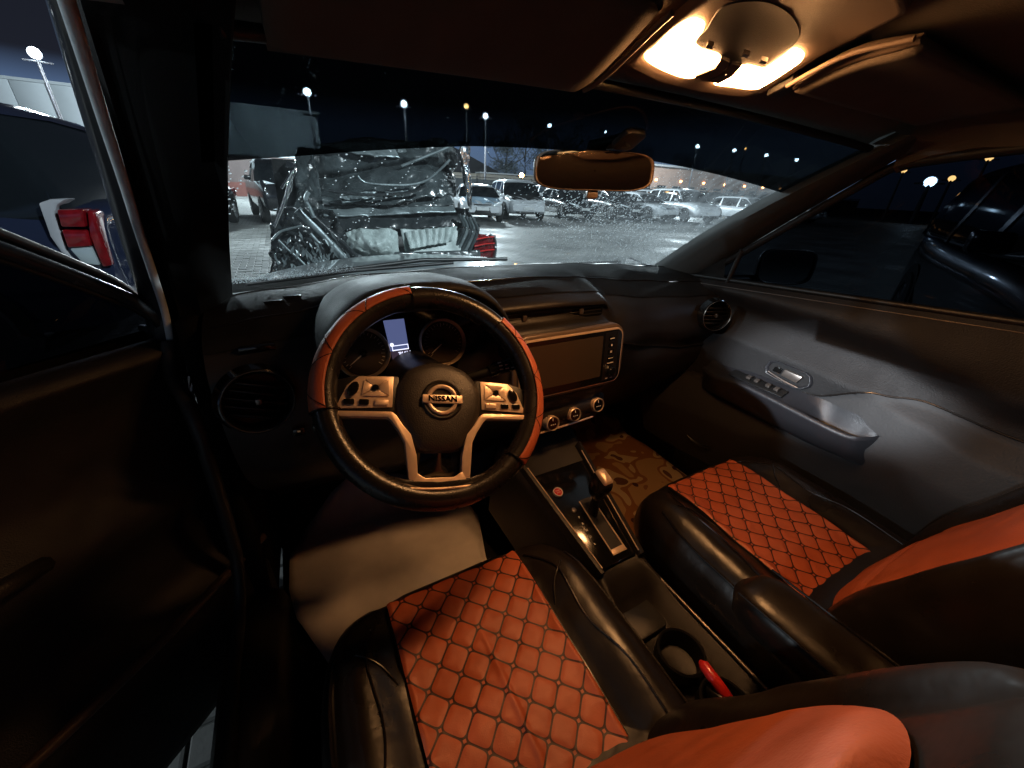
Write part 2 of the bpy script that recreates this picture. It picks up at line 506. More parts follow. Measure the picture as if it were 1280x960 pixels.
g = Geo(); g.box((0, -.75, .235), (1.48, 3.1, .03)); g.build('cabin_floor', CARPET, car)
rws = []
for i in range(31):
    y = .30-2.3*i/30
    rws.append([Vector((-.71, y, .25)), Vector((-.725, y, .33)), Vector((-.75, y, .352)), Vector((-.79, y, .356)), Vector((-.835, y, .35)), Vector((-.85, y, .32)), Vector((-.845, y, .20))])
loft('door_sill', rws, PLAST, car, sharp=50)
thick(panel('right_sill', [(.745, .4, .36), (.745, -2.2, .36), (.745, -2.2, .2), (.745, .4, .2)], PLASTD, car), .03)
# B pillar and rear side with its window, both sides; tail panel
for s in (-1, 1):
    g = Geo()
    rws = []
    for i in range(13):
        f = i/12; z = .3+1.16*f; xo = .745 if z < 1.06 else .745-(z-1.06)*.30
        rws.append([Vector((s*(xo+.03), -.655, z)), Vector((s*(xo-.02), -.66, z)), Vector((s*(xo-.045), -.70, z)), Vector((s*(xo-.045), -.77, z)), Vector((s*(xo-.02), -.81, z)), Vector((s*(xo+.03), -.815, z))])
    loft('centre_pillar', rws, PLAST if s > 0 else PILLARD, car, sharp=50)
    thick(panel('rear_side_panel', [(s*.735, -.82, .25), (s*.735, -2.25, .25), (s*.72, -2.25, 1.09), (s*.735, -.82, 1.06)], PLASTD, car), .04)
    pane = panel('rear_side_glass', [(s*.742, -.80, 1.055), (s*.72, -1.62, 1.085), (s*.63, -1.52, 1.40), (s*.648, -.80, 1.415)], SIDEG if s > 0 else GLASSF, car)
    thick(panel('rear_quarter', [(s*.72, -1.60, 1.07), (s*.70, -2.26, 1.09), (s*.62, -2.1, 1.44), (s*.63, -1.50, 1.42)], PLASTD, car), .03)
thick(panel('tailgate_panel', [(-.74, -2.25, .25), (.74, -2.25, .25), (.70, -2.22, 1.05), (-.70, -2.22, 1.05)], PLASTD, car), .04)
panel('rear_glass', [(-.68, -2.22, 1.05), (.68, -2.22, 1.05), (.58, -2.0, 1.42), (-.58, -2.0, 1.42)], SIDEG, car)

# ---- bonnet, cowl, wiper
rws = []
for j in range(15):
    y = .735+1.05*j/14
    rws.append([Vector((x, y-.13*(x/.72)**2-.10*(j/14)*(x/.72)**2, .985+.016*math.sin(min(1, j/4)*PI*.5)-.075*(max(0, j-3)/11)**1.3-.045*(x/.8)**2-.02*(abs(x)/.8)**6)) for x in [-.84+1.68*i/40 for i in range(41)]])
hood = loft('bonnet', rws, SILVER, car)
cowl = [[ws(x, -.02)+Vector((0, d, -h)) for x in [-.72+1.44*i/30 for i in range(31)]] for d, h in ((-.01, .005), (.025, .012), (.06, .02), (.08, .03))]
loft('cowl_cover', cowl, PLASTD, car)
wp = tube('wiper_arm', [ws(-.50, .035, .012), ws(-.2, .05, .02), ws(.10, .045, .012)], .006, PLASTD, car)
tube('wiper_blade', [ws(-.66, .03, .006), ws(-.4, .045, .006), ws(-.1, .05, .006)], .005, RUBBER, wp)

# ================================================================== DASHBOARD
dash = thing('dashboard', 'dark leather-grained dashboard with screen, vents and climate knobs under the windscreen', 'dashboard', (0, .3, .6))
# sections: x : list of (y, z)
SEC = {
 -.72: [(.575, 1.036), (.50, 1.045), (.42, 1.045), (.35, 1.035), (.295, 1.012), (.262, .985), (.245, .95), (.24, .91), (.24, .87), (.245, .82), (.26, .76), (.29, .70), (.36, .62), (.50, .50), (.62, .38)],
 -.60: [(.605, 1.036), (.52, 1.052), (.44, 1.056), (.36, 1.046), (.300, 1.025), (.262, .995), (.242, .955), (.235, .91), (.235, .87), (.238, .82), (.25, .76), (.27, .70), (.34, .62), (.50, .50), (.62, .38)],
 -.37: [(.665, 1.038), (.57, 1.062), (.47, 1.075), (.40, 1.07), (.340, 1.05), (.300, 1.01), (.275, .97), (.255, .93), (.225, .88), (.215, .82), (.22, .76), (.25, .70), (.31, .62), (.45, .50), (.60, .38)],
 -.16: [(.69, 1.038), (.60, 1.062), (.49, 1.075), (.40, 1.075), (.300, 1.066), (.232, 1.050), (.215, 1.035), (.232, 1.020), (.222, .997), (.185, .985), (.178, .90), (.178, .815), (.20, .75), (.30, .66), (.60, .40)],
  .00: [(.70, 1.038), (.60, 1.062), (.49, 1.075), (.40, 1.075), (.300, 1.068), (.225, 1.052), (.208, 1.036), (.230, 1.022), (.218, .997), (.178, .985), (.170, .90), (.170, .812), (.185, .775), (.205, .69), (.60, .40)],
  .15: [(.69, 1.038), (.60, 1.062), (.49, 1.073), (.40, 1.070), (.310, 1.058), (.240, 1.042), (.222, 1.026), (.238, 1.014), (.226, .992), (.182, .978), (.172, .90), (.172, .812), (.185, .775), (.205, .69), (.60, .40)],
  .24: [(.68, 1.038), (.60, 1.060), (.50, 1.068), (.42, 1.060), (.345, 1.036), (.295, 1.008), (.268, .985), (.250, .965), (.238, .94), (.228, .91), (.230, .87), (.245, .82), (.275, .76), (.34, .68), (.60, .42)],
  .42: [(.655, 1.038), (.57, 1.057), (.48, 1.060), (.41, 1.045), (.345, 1.015), (.300, .985), (.275, .96), (.260, .935), (.255, .905), (.262, .88), (.272, .845), (.262, .80), (.275, .74), (.36, .64), (.58, .42)],
  .60: [(.605, 1.036), (.53, 1.050), (.45, 1.048), (.38, 1.035), (.310, 1.01), (.262, .985), (.238, .96), (.228, .93), (.228, .90), (.240, .87), (.265, .835), (.262, .79), (.28, .73), (.36, .64), (.55, .44)],
  .725: [(.57, 1.034), (.50, 1.043), (.43, 1.040), (.36, 1.03), (.290, 1.01), (.240, .985), (.215, .96), (.205, .93), (.208, .90), (.225, .87), (.25, .835), (.255, .79), (.28, .73), (.36, .64), (.52, .46)]}
xs = sorted(SEC)
keys = [[Vector((x, y, z)) for y, z in SEC[x]] for x in xs]
def dash_row(x):
    """the section at x, blended between the keyed ones"""
    k = 0
    while k < len(xs)-2 and xs[k+1] < x: k += 1
    f = (x-xs[k])/(xs[k+1]-xs[k])
    out = []
    for j in range(15):
        ps = [SEC[xs[max(k-1, 0)]][j], SEC[xs[k]][j], SEC[xs[k+1]][j], SEC[xs[min(k+2, len(xs)-1)]][j]]
        ff = f*f*(3-2*f)
        y = ps[1][0]*(1-ff)+ps[2][0]*ff; z = ps[1][1]*(1-ff)+ps[2][1]*ff
        out.append(Vector((x, y, z)))
    return catmull(out, 85)
DR = [dash_row(-.72+1.445*i/120) for i in range(121)]
loft('dash_body', [list(c) for c in zip(*DR)][:1+84], DASHD, dash)
def dsurf(x, j):
    """point on the dash at x, section key j (float 0..14)"""
    r = DR[max(0, min(120, int(round((x+.72)/1.445*120))))]
    q = max(0, min(84, j/14*84)); k = min(int(q), 83)
    return r[k].lerp(r[k+1], q-k)
# top pad of pale grained leather, laid over the upper part
loft('top_pad', [[dsurf(x, 1.2+3.4*j/16)+Vector((0, -.001, .0022)) for x in [-.715+1.43*i/100 for i in range(101)]] for j in range(17)], DASHL, dash)
for jj in (1.2, 3.4):
    tube('pad_seam', [dsurf(-.71+1.42*i/80, jj)+Vector((0, 0, .003)) for i in range(81)], .0022, PIPE, dash, n=6)
tube('fascia_seam', [dsurf(.22+.5*i/30, 9.2+1.0*min(1, i/20))+Vector((0, -.004, 0)) for i in range(31)], .0035, PIPE, dash, n=6)
# gloss bar at the foot of the glass
tube('foot_seal', [ws(-.69+1.38*i/30, .0, -.012) for i in range(31)], .008, PLASTD, dash)

# instrument hood (binnacle)
def arch(hw, top, base, y, n=30, p=2.6, cx=-.350):
    out = []
    for i in range(n+1):
        a = PI*i/n; c, s_ = math.cos(a), math.sin(a)
        out.append(Vector((cx-hw*math.copysign(abs(c)**(2/p), c), y, base+(top-base)*abs(s_)**(2/p))))
    return out
A_ = [arch(.165, 1.085, .955, .235), arch(.176, 1.105, .945, .17), arch(.181, 1.113, .94, .132), arch(.185, 1.119, .94, .127), arch(.190, 1.125, .94, .132),
      arch(.195, 1.129, .945, .16), arch(.197, 1.128, .95, .22), arch(.192, 1.118, .96, .30), arch(.180, 1.10, .98, .38), arch(.155, 1.075, 1.0, .46)]
loft('instrument_hood', A_, DASHL, dash)
fc = frame((-.352, .232, .985), (0, -.94, .34))
prism('cluster_panel', rrect(.33, .17, .04), -.004, .0, GLOSSB, dash, fc)
for k, cx in enumerate((-.105, .062)):
    lathe('gauge_ring', [(.0455, 0), (.049, .010), (.0505, .012), (.0515, .010), (.053, 0)], SATIN, dash, lambda x, y, h, cx=cx: fc(x+cx, y-.008, h), n=48)
    lathe('gauge_dial', [(0, .0025), (.045, .0025)], SCREEN, dash, lambda x, y, h, cx=cx: fc(x+cx, y-.008, h), n=36)
    gt = Geo()
    for i in range(25):
        a = math.radians(-40+260*i/24); r1, r2 = (.037, .042) if i % 3 else (.034, .042)
        gt.tube([fc(cx+r1*math.cos(a), -.008+r1*math.sin(a), .004), fc(cx+r2*math.cos(a), -.008+r2*math.sin(a), .004)], .0005, 4)
    gt.build('dial_marks', WHITEP, dash)
    a = math.radians(215)
    tube('needle', [fc(cx+.006*math.cos(a), -.008+.006*math.sin(a), .006), fc(cx+.036*math.cos(a), -.008+.036*math.sin(a), .006)], [.0016, .0006], WHITEP, dash, n=5)
    lathe('needle_hub', [(0, .010), (.006, .009), (.008, .003)], GLOSSB, dash, lambda x, y, h, cx=cx: fc(x+cx, y-.008, h), n=16)
# lit display between the dials
prism('display', [(-.052, -.012), (-.014, -.012), (-.014, .052), (-.056, .052)], .0005, .003, DISP, dash, fc)
prism('display_lower', [(-.050, -.040), (-.012, -.040), (-.0135, -.013), (-.0515, -.013)], .0005, .0028, DISPD, dash, fc)
g = Geo()
for x0, y0, x1, y1 in ((-.048, -.012, -.015, -.010), (-.048, -.0025, -.015, -.001), (-.0155, -.012, -.0142, -.001), (-.048, -.012, -.0467, -.001)):
    g.add([fc(x0, y0, .0034), fc(x1, y0, .0034), fc(x1, y1, .0034), fc(x0, y1, .0034)], [(0, 1, 2, 3)])
g.add(*skin([[fc(-.0475+.004*math.cos(2*PI*k/12)*s_, .001+.004*math.sin(2*PI*k/12)*s_, .0036) for k in range(12)] for s_ in (1, .05)], closed_u=True))
g.build('fuel_bar', DISPW, dash, smooth=False)
text('odometer_digits', '76414', .0105, DISPW, dash, lambda x, y, h: fc(x-.024, y-.020, h+.0036), bold=.0003)
tube('visor_line', [fc(-.135+.27*i/20, .066-.01*((i-10)/10)**2, .012) for i in range(21)], .0025, SATD, dash, n=6)

# infotainment: frame, bezel, screen, keys, knob
fs_ = frame((.028, .166, .900), (0, -.995, .09))
prism('console_trim', rrect(.346, .172, .045, 8), -.030, .000, mat('console_trim_paint', (.17, .125, .095), .34, metal=.3, rvar=.05, vs=40), dash, fs_, bevel=.008, seg=3)
prism('screen_frame', rrect(.318, .152, .024, 6), .000, .006, SATIN, dash, fs_, bevel=.002)
prism('screen_bezel', rrect(.309, .143, .021, 6), .004, .0072, GLOSSB, dash, fs_)
prism('touch_screen', rrect(.222, .112, .004, 3, cx=-.022, cy=.004), .006, .0080, SCREEN, dash, fs_)
prism('key_column', [(.096, -.066), (.146, -.066), (.138, .066), (.096, .066)], .0072, .0085, PLASTD, dash, fs_)
for k, yy in enumerate((.050, .032, .014, -.004, -.017)):
    kb = prism('key', rrect(.020, .011, .002, 2, cx=.118, cy=yy), .0085, .0100, GLOSSB, dash, fs_)
    gg = Geo(); ww = (.007, .0028, .0028, .008, .011)[k]; hh = (.0016, .0028, .0028, .0010, .0014)[k]
    gg.add([fs_(.118+a*ww, yy+b*hh, .0104) for a, b in ((-1, -1), (1, -1), (1, 1), (-1, 1))], [(0, 1, 2, 3)])
    gg.build('key_mark', WHITEP, kb, smooth=False)
lathe('volume_knob', [(0, .020), (.0105, .020), (.012, .018), (.0125, .008)], GLOSSB, dash, lambda x, y, h: fs_(x+.121, y-.040, h))
lathe('knob_ring', [(.0125, .008), (.0135, .014), (.0145, .014), (.015, .008)], CHROME, dash, lambda x, y, h: fs_(x+.121, y-.040, h))
g = Geo()
for xx in (.111, .127): g.add([fs_(xx+a*.004, -.0605+b*.0011, .0092) for a, b in ((-1, -1), (1, -1), (1, 1), (-1, 1))], [(0, 1, 2, 3)])
g.build('key_print', WHITEP, dash, smooth=False)
# vents above the screen: slot with louvres
fv = frame((.0, .229, 1.009), (0, -.93, .36))
for cx in (-.085, .085):
    prism('vent_slot', rrect(.150, .030, .010, 3, cx=cx), -.012, -.002, GLOSSB, dash, fv)
    for q in (-.009, 0, .009):
        g = Geo(); g.add(*skin([[fv(cx-.070, q, .001), fv(cx+.070, q, .001)], [fv(cx-.070, q-.003, -.010), fv(cx+.070, q-.003, -.010)]])); thick(g.build('louvre', PLAST, dash), .0015)
    g = Geo(); g.box(fv(cx, 0, .004), (.012, .008, .014)); g.build('louvre_tab', SATD, dash, bevel=.002)

# climate panel: three knobs on a raised bar
fk = frame((.045, .185, .738), (0, -.96, .28))
prism('climate_panel', [(-.11, -.034), (.13, -.026), (.135, .03), (.10, .04), (-.11, .034)], -.03, .003, PLASTD, dash, fk, bevel=.004)
tube('climate_trim', [fk(-.11, -.036, .006), fk(.0, -.033, .008), (fk(.085, -.030, .006))], .0028, SATIN, dash, sm=16)
for cx, cyy, rr in ((-.062, -.012, .0215), (.012, -.004, .0205), (.094, .006, .0215)):
    kn = lathe('climate_knob', [(0, .024), (rr*.72, .024), (rr*.76, .021), (rr*.80, .021)], GLOSSB, dash, lambda x, y, h, cx=cx, cyy=cyy: fk(x+cx, y+cyy, h), n=32)
    lathe('knob_ring', [(rr*.78, .020), (rr*.84, .026), (rr*.95, .024), (rr, .003)], SATIN, kn, lambda x, y, h, cx=cx, cyy=cyy: fk(x+cx, y+cyy, h), n=32)
    gg = Geo(); gg.add([fk(cx+a*.0012, cyy+rr*.5+b*.004, .0245) for a, b in ((-1, -1), (1, -1), (1, 1), (-1, 1))], [(0, 1, 2, 3)])
    for q in range(3):
        gg.add([fk(cx+(q-1)*.006+a*.002, cyy-.003+b*.0012, .0245) for a, b in ((-1, -1), (1, -1), (1, 1), (-1, 1))], [(0, 1, 2, 3)])
    gg.build('knob_mark', WHITEP, kn, smooth=False)
for cx, cyy in ((-.028, .016), (-.026, -.012), (.052, .018), (.050, -.006)):
    kb = prism('climate_key', rrect(.016, .010, .002, 2, cx=cx, cy=cyy), .003, .006, GLOSSB, dash, fk)
    gg = Geo(); gg.add([fk(cx+a*.004, cyy+b*.0010, .0063) for a, b in ((-1, -1), (1, -1), (1, 1), (-1, 1))], [(0, 1, 2, 3)]); gg.build('key_mark', SATD, kb, smooth=False)

# round vents at both ends
def round_vent(c, n, r, up=(0, 0, 1)):
    f = frame(c, n, up)
    v = lathe('round_vent', [(r*.80, -.02), (r*.84, .006), (r*.93, .012), (r, .010), (r*1.10, -.012)], GLOSSB, dash, f, n=40)
    lathe('vent_ring', [(r*.925, .0125), (r*.945, .0145), (r*.965, .0125)], SATD, v, f, n=40)
    lathe('vent_well', [(0, -.022), (r*.82, -.020)], PLASTD, v, f, n=24)
    for q in (-.6, -.3, 0, .3, .6):
        h = r*.8*math.sqrt(1-q*q)
        o = mesh('louvre', [f(-h, q*r*.8, .004), f(h, q*r*.8, .004), f(h, q*r*.8-.008, -.014), f(-h, q*r*.8-.008, -.014)], [(0, 1, 2, 3)], PLAST, v); thick(o, .002)
    g_ = Geo(); g_.box(f(0, 0, .007), (.01, .01, .012)); g_.build('vent_tab', SATD, v, bevel=.002)
round_vent((-.650, .205, .925), (.25, -.95, .15), .060, (.45, 0, 1))
round_vent((.618, .205, .950), (-.35, -.93, .1), .050)
# small vent slot on the top pad near the left glass and lower switches
for k, (px, jj) in enumerate(((-.60, 2.6), (-.56, 2.4))):
    p = dsurf(px, jj); g = Geo(); g.box(p+Vector((0, 0, .004)), (.035, .006, .004)); g.build('demister_slot', PLASTD, dash, bevel=.001)
g = Geo(); g.box(dsurf(-.63, 4.7)+Vector((0, -.005, .0)), (.06, .012, .012)); g.build('side_demister', GLOSSB, dash, bevel=.003)
for px in (-.60, -.565, -.53):
    p = dsurf(px, 8.8); g = Geo(); g.box(p+Vector((0, -.008, 0)), (.022, .014, .016)); sw = g.build('dash_switch', GLOSSB, dash, bevel=.002)
    g = Geo(); g.box(p+Vector((0, -.0155, .003)), (.005, .001, .003)); g.build('switch_mark', WHITEP, sw)

# steering column shroud and stalk
col = tube('column_shroud', [(-.365, .26, .90), (-.368, .12, .935), (-.370, .045, .965)], [.062, .056, .048], PLASTD, dash, n=20)
st = tube('wiper_stalk', [(-.33, .075, .958), (-.285, .055, .972), (-.245, .050, .979)], [.009, .009, .010], PLASTD, dash, n=12)
tube('stalk_end', [(-.262, .050, .977), (-.250, .050, .980), (-.215, .05, .985), (-.194, .05, .990), (-.186, .05, .991)], [.0115, .013, .0135, .0125, .009], GLOSSB, st, n=16)
g = Geo()
for q in range(4):
    for a in range(3):
        ang = math.radians(12+a*30); c = Vector((-.242+q*.012, .05, .9815)); 
        g.box(c+Vector((0, -.0132*math.cos(ang), .0132*math.sin(ang))), (.007, .002, .002))
g.build('stalk_print', WHITEP, st)
tube('indicator_stalk', [(-.42, .08, .955), (-.50, .055, .965), (-.555, .05, .975)], [.008, .010, .012], PLASTD, dash, n=12)

# ================================================================== STEERING WHEEL
TL = math.radians(48.2)
wheel = thing('steering_wheel', 'leather steering wheel with orange grip panels and satin spokes, turned slightly clockwise', 'steering wheel', (-.37, 0, .988), (TL, 0, 0))
wheel.rotation_mode = 'XYZ'
W_M = Matrix.Rotation(TL, 4, 'X') @ Matrix.Rotation(math.radians(-14), 4, 'Z')
wheel.rotation_euler = W_M.to_euler()
wheel.location = Vector((-.37, 0, .988))+Matrix.Rotation(TL, 3, 'X')@Vector((-.008, -.003, 0))
RR, rr = .1690, .0185
def torus(name, R, r, a0, a1, mt, parent, na=96, nb=20, b0=0, b1=360, flat=0):
    rows = []
    for i in range(na+1):
        a = math.radians(a0+(a1-a0)*i/na); row = []
        Rl = R-(flat*max(0, -math.sin(a)-.80))
        for j in range(nb+1):
            b = math.radians(b0+(b1-b0)*j/nb)
            row.append(Vector(((Rl+r*math.cos(b))*math.cos(a), (Rl+r*math.cos(b))*math.sin(a), r*1.05*math.sin(b))))
        rows.append(row)
    return loft(name, rows, mt, parent, local=True)
torus('rim', RR, rr, 0, 360, LEATHW, wheel, 120, 20)
def grip(a0, a1, b0, b1):
    o = torus('grip_panel', RR, rr+.0016, a0, a1, ORANGE, wheel, 60, 14, b0, b1)
    thick(o, .0016)
    s = Geo()
    n = int((a1-a0)/13)
    for k in range(n):
        aa = a0+(k+.5)*(a1-a0)/n
        pts = []
        for q in range(9):
            b = math.radians(b0+(b1-b0)*q/8); a = math.radians(aa+6.5*(q/8-.5)*(1 if k % 2 else -1)*2)
            R_ = RR+(rr+.0026)*math.cos(b)
            pts.append(Vector((R_*math.cos(a), R_*math.sin(a), (rr+.0026)*1.05*math.sin(b))))
        s.tube(pts, .0007, 4)
    mesh('grip_stitching', s.v, s.f, PIPE, o, local=True)
    for aa in (a0, a1):
        tube('grip_seam', [Vector(((RR+(rr+.002)*math.cos(math.radians(b)))*math.cos(math.radians(aa)), (RR+(rr+.002)*math.cos(math.radians(b)))*math.sin(math.radians(aa)), (rr+.002)*1.05*math.sin(math.radians(b)))) for b in range(-60, 190, 12)], .0012, PIPE, o, local=True, n=6)
grip(106, 193, -40, 95)
grip(-42, 50, -45, 88)
# inner lower trim lines of the flat bottom
prism('lower_rim_pad', [(-.088, -.128), (-.05, -.139), (0, -.142), (.05, -.139), (.088, -.128), (.075, -.150), (.04, -.163), (-.04, -.163), (-.075, -.150)], -.010, .010, LEATHW, wheel, local=True, bevel=.004)
tube('lower_trim', [(-.082, -.147, .012), (-.04, -.153, .014), (0, -.155, .014), (.04, -.153, .014), (.082, -.147, .012)], .0022, SATIN, wheel, local=True, sm=24)
# hub
def hub_out(s=1.):
    P = [(-.067, .005), (-.052, .031), (-.028, .044), (0, .049), (.028, .044), (.052, .031), (.069, .005), (.070, -.030), (.060, -.058), (.040, -.088), (.030, -.098), (0, -.102), (-.030, -.098), (-.040, -.088), (-.058, -.058), (-.068, -.030), (-.067, .005)]
    c = catmull([Vector((x, y, 0)) for x, y in P], 65)[:-1]
    return [Vector((p.x*s, (p.y+.025)*s-.025, 0)) for p in c]
rows = [[p+Vector((0, 0, h)) for p in hub_out(s)] for s, h in ((1.0, -.035), (1.0, -.006), (.985, .002), (.94, .007), (.80, .011), (.60, .013), (.40, .0135), (.2, .0135), (.02, .0135))]
hubo = loft('airbag_cover', rows, mat('hub_leather', (.030, .026, .023), .40, bump=.4, bs=520, vor=True, rvar=.05, dist=.001), wheel, closed=True, local=True)
# emblem: ring, bar and name
fe = lambda x, y, h: Vector((x+.003, y-.018, h+.0135))
lathe('emblem_dish', [(0, .0005), (.026, .0008), (.030, .0035), (.033, .0005)], PLAST, hubo, fe, 40, True)
lathe('emblem_ring', [(.0185, .001), (.0195, .0045), (.022, .0055), (.0245, .0045), (.0255, .001)], SATIN, hubo, fe, 48, True)
prism('emblem_bar', rrect(.064, .0135, .0012, 2), .001, .0065, SATIN, hubo, fe, local=True, bevel=.0012)
text('emblem_name', 'NISSAN', .0122, GLOSSB, hubo, lambda x, y, h: fe(x*1.12, y, h+.0068), local=True, bold=.0003)
# spokes
def arm(name, poly, z0, z1, mt, par, bv=.002): return prism(name, poly, z0, z1, mt, par, local=True, bevel=bv)
for s in (-1, 1):
    P = lambda pts: [(s*x, y) for x, y in pts][::s]
    sp_ = arm('side_spoke', P([(-.062, .022), (-.125, .020), (-.156, .010), (-.160, -.036), (-.150, -.046), (-.075, -.046), (-.062, -.04)]), -.018, .002, PLASTD, wheel, .004)
    arm('spoke_plate', P([(-.071, .0195), (-.122, .0175), (-.138, .002), (-.150, -.028), (-.148, -.034), (-.072, -.030)]), .002, .0045, SATIN, sp_)
    # four-way pad: four facets round a stick, oval key, lower keys
    cx_, cy_ = -.098, -.0005
    q = [(-.115, .013), (-.077, .015), (-.076, -.014), (-.118, -.015)]
    for k in range(4):
        a, b = q[k], q[(k+1) % 4]
        ca = (cx_, cy_)
        def tow(p, t): return (p[0]+(ca[0]-p[0])*t, p[1]+(ca[1]-p[1])*t)
        m_ = ((a[0]+b[0])/2, (a[1]+b[1])/2)
        poly = [tow((a[0]*.93+m_[0]*.07, a[1]*.93+m_[1]*.07), .04), tow((b[0]*.93+m_[0]*.07, b[1]*.93+m_[1]*.07), .04), tow(b, .72), tow(a, .72)]
        arm('pad_key', P(poly), .0045, .0068, SATIN, sp_, .0010)
    lathe('pad_stick', [(0, .010), (.0042, .0095), (.0052, .0045)], GLOSSB, sp_, lambda x, y, h: Vector((s*cx_+x, cy_+y, h)), 20, True)
    arm('oval_key', P([(c[0]*1.0-.129, c[1]-.004) for c in [(.0085*math.cos(2*PI*i/16)*.9+.003*math.sin(2*PI*i/16), .0115*math.sin(2*PI*i/16)) for i in range(16)]]), .0045, .0085, GLOSSB, sp_, .001)
    for kx, kw in ((-.134, .015), (-.113, .014), (-.088, .020)):
        arm('lower_key', P(rrect(kw, .0085, .0015, 2, cx=kx, cy=-.0235)), .0045, .0072, SATIN if kw > .018 else GLOSSB, sp_, .0008)
    # bright lower edge running from the rim, then down into the central loop
    L1 = [(-.155, -.038), (-.073, -.0375), (-.066, -.043), (-.056, -.058), (-.044, -.072), (-.035, -.105), (-.033, -.142), (-.043, -.150), (-.047, -.140), (-.053, -.085), (-.062, -.068), (-.073, -.052), (-.079, -.0465), (-.156, -.0465)]
    arm('satin_edge', P([(x, y) for x, y in L1]), -.006, .0085, SATIN, wheel, .0018)
arm('loop_foot', [(-.046, -.149), (-.034, -.1305), (-.028, -.135), (-.022, -.138), (.022, -.138), (.028, -.135), (.034, -.1305), (.046, -.149), (.040, -.159), (.030, -.162), (-.030, -.162), (-.040, -.159)], -.004, .0095, SATIN, wheel, .002)
rows = [[Vector((x, y, -.012+.018*(1-abs(x)/.04)*(1-t)+.0)) for x in [-.036+.072*i/12 for i in range(13)]] for t, y in [(j/10, -.088-.052*j/10) for j in range(11)]]
loft('lower_cover', rows, GLOSSB, wheel, local=True)

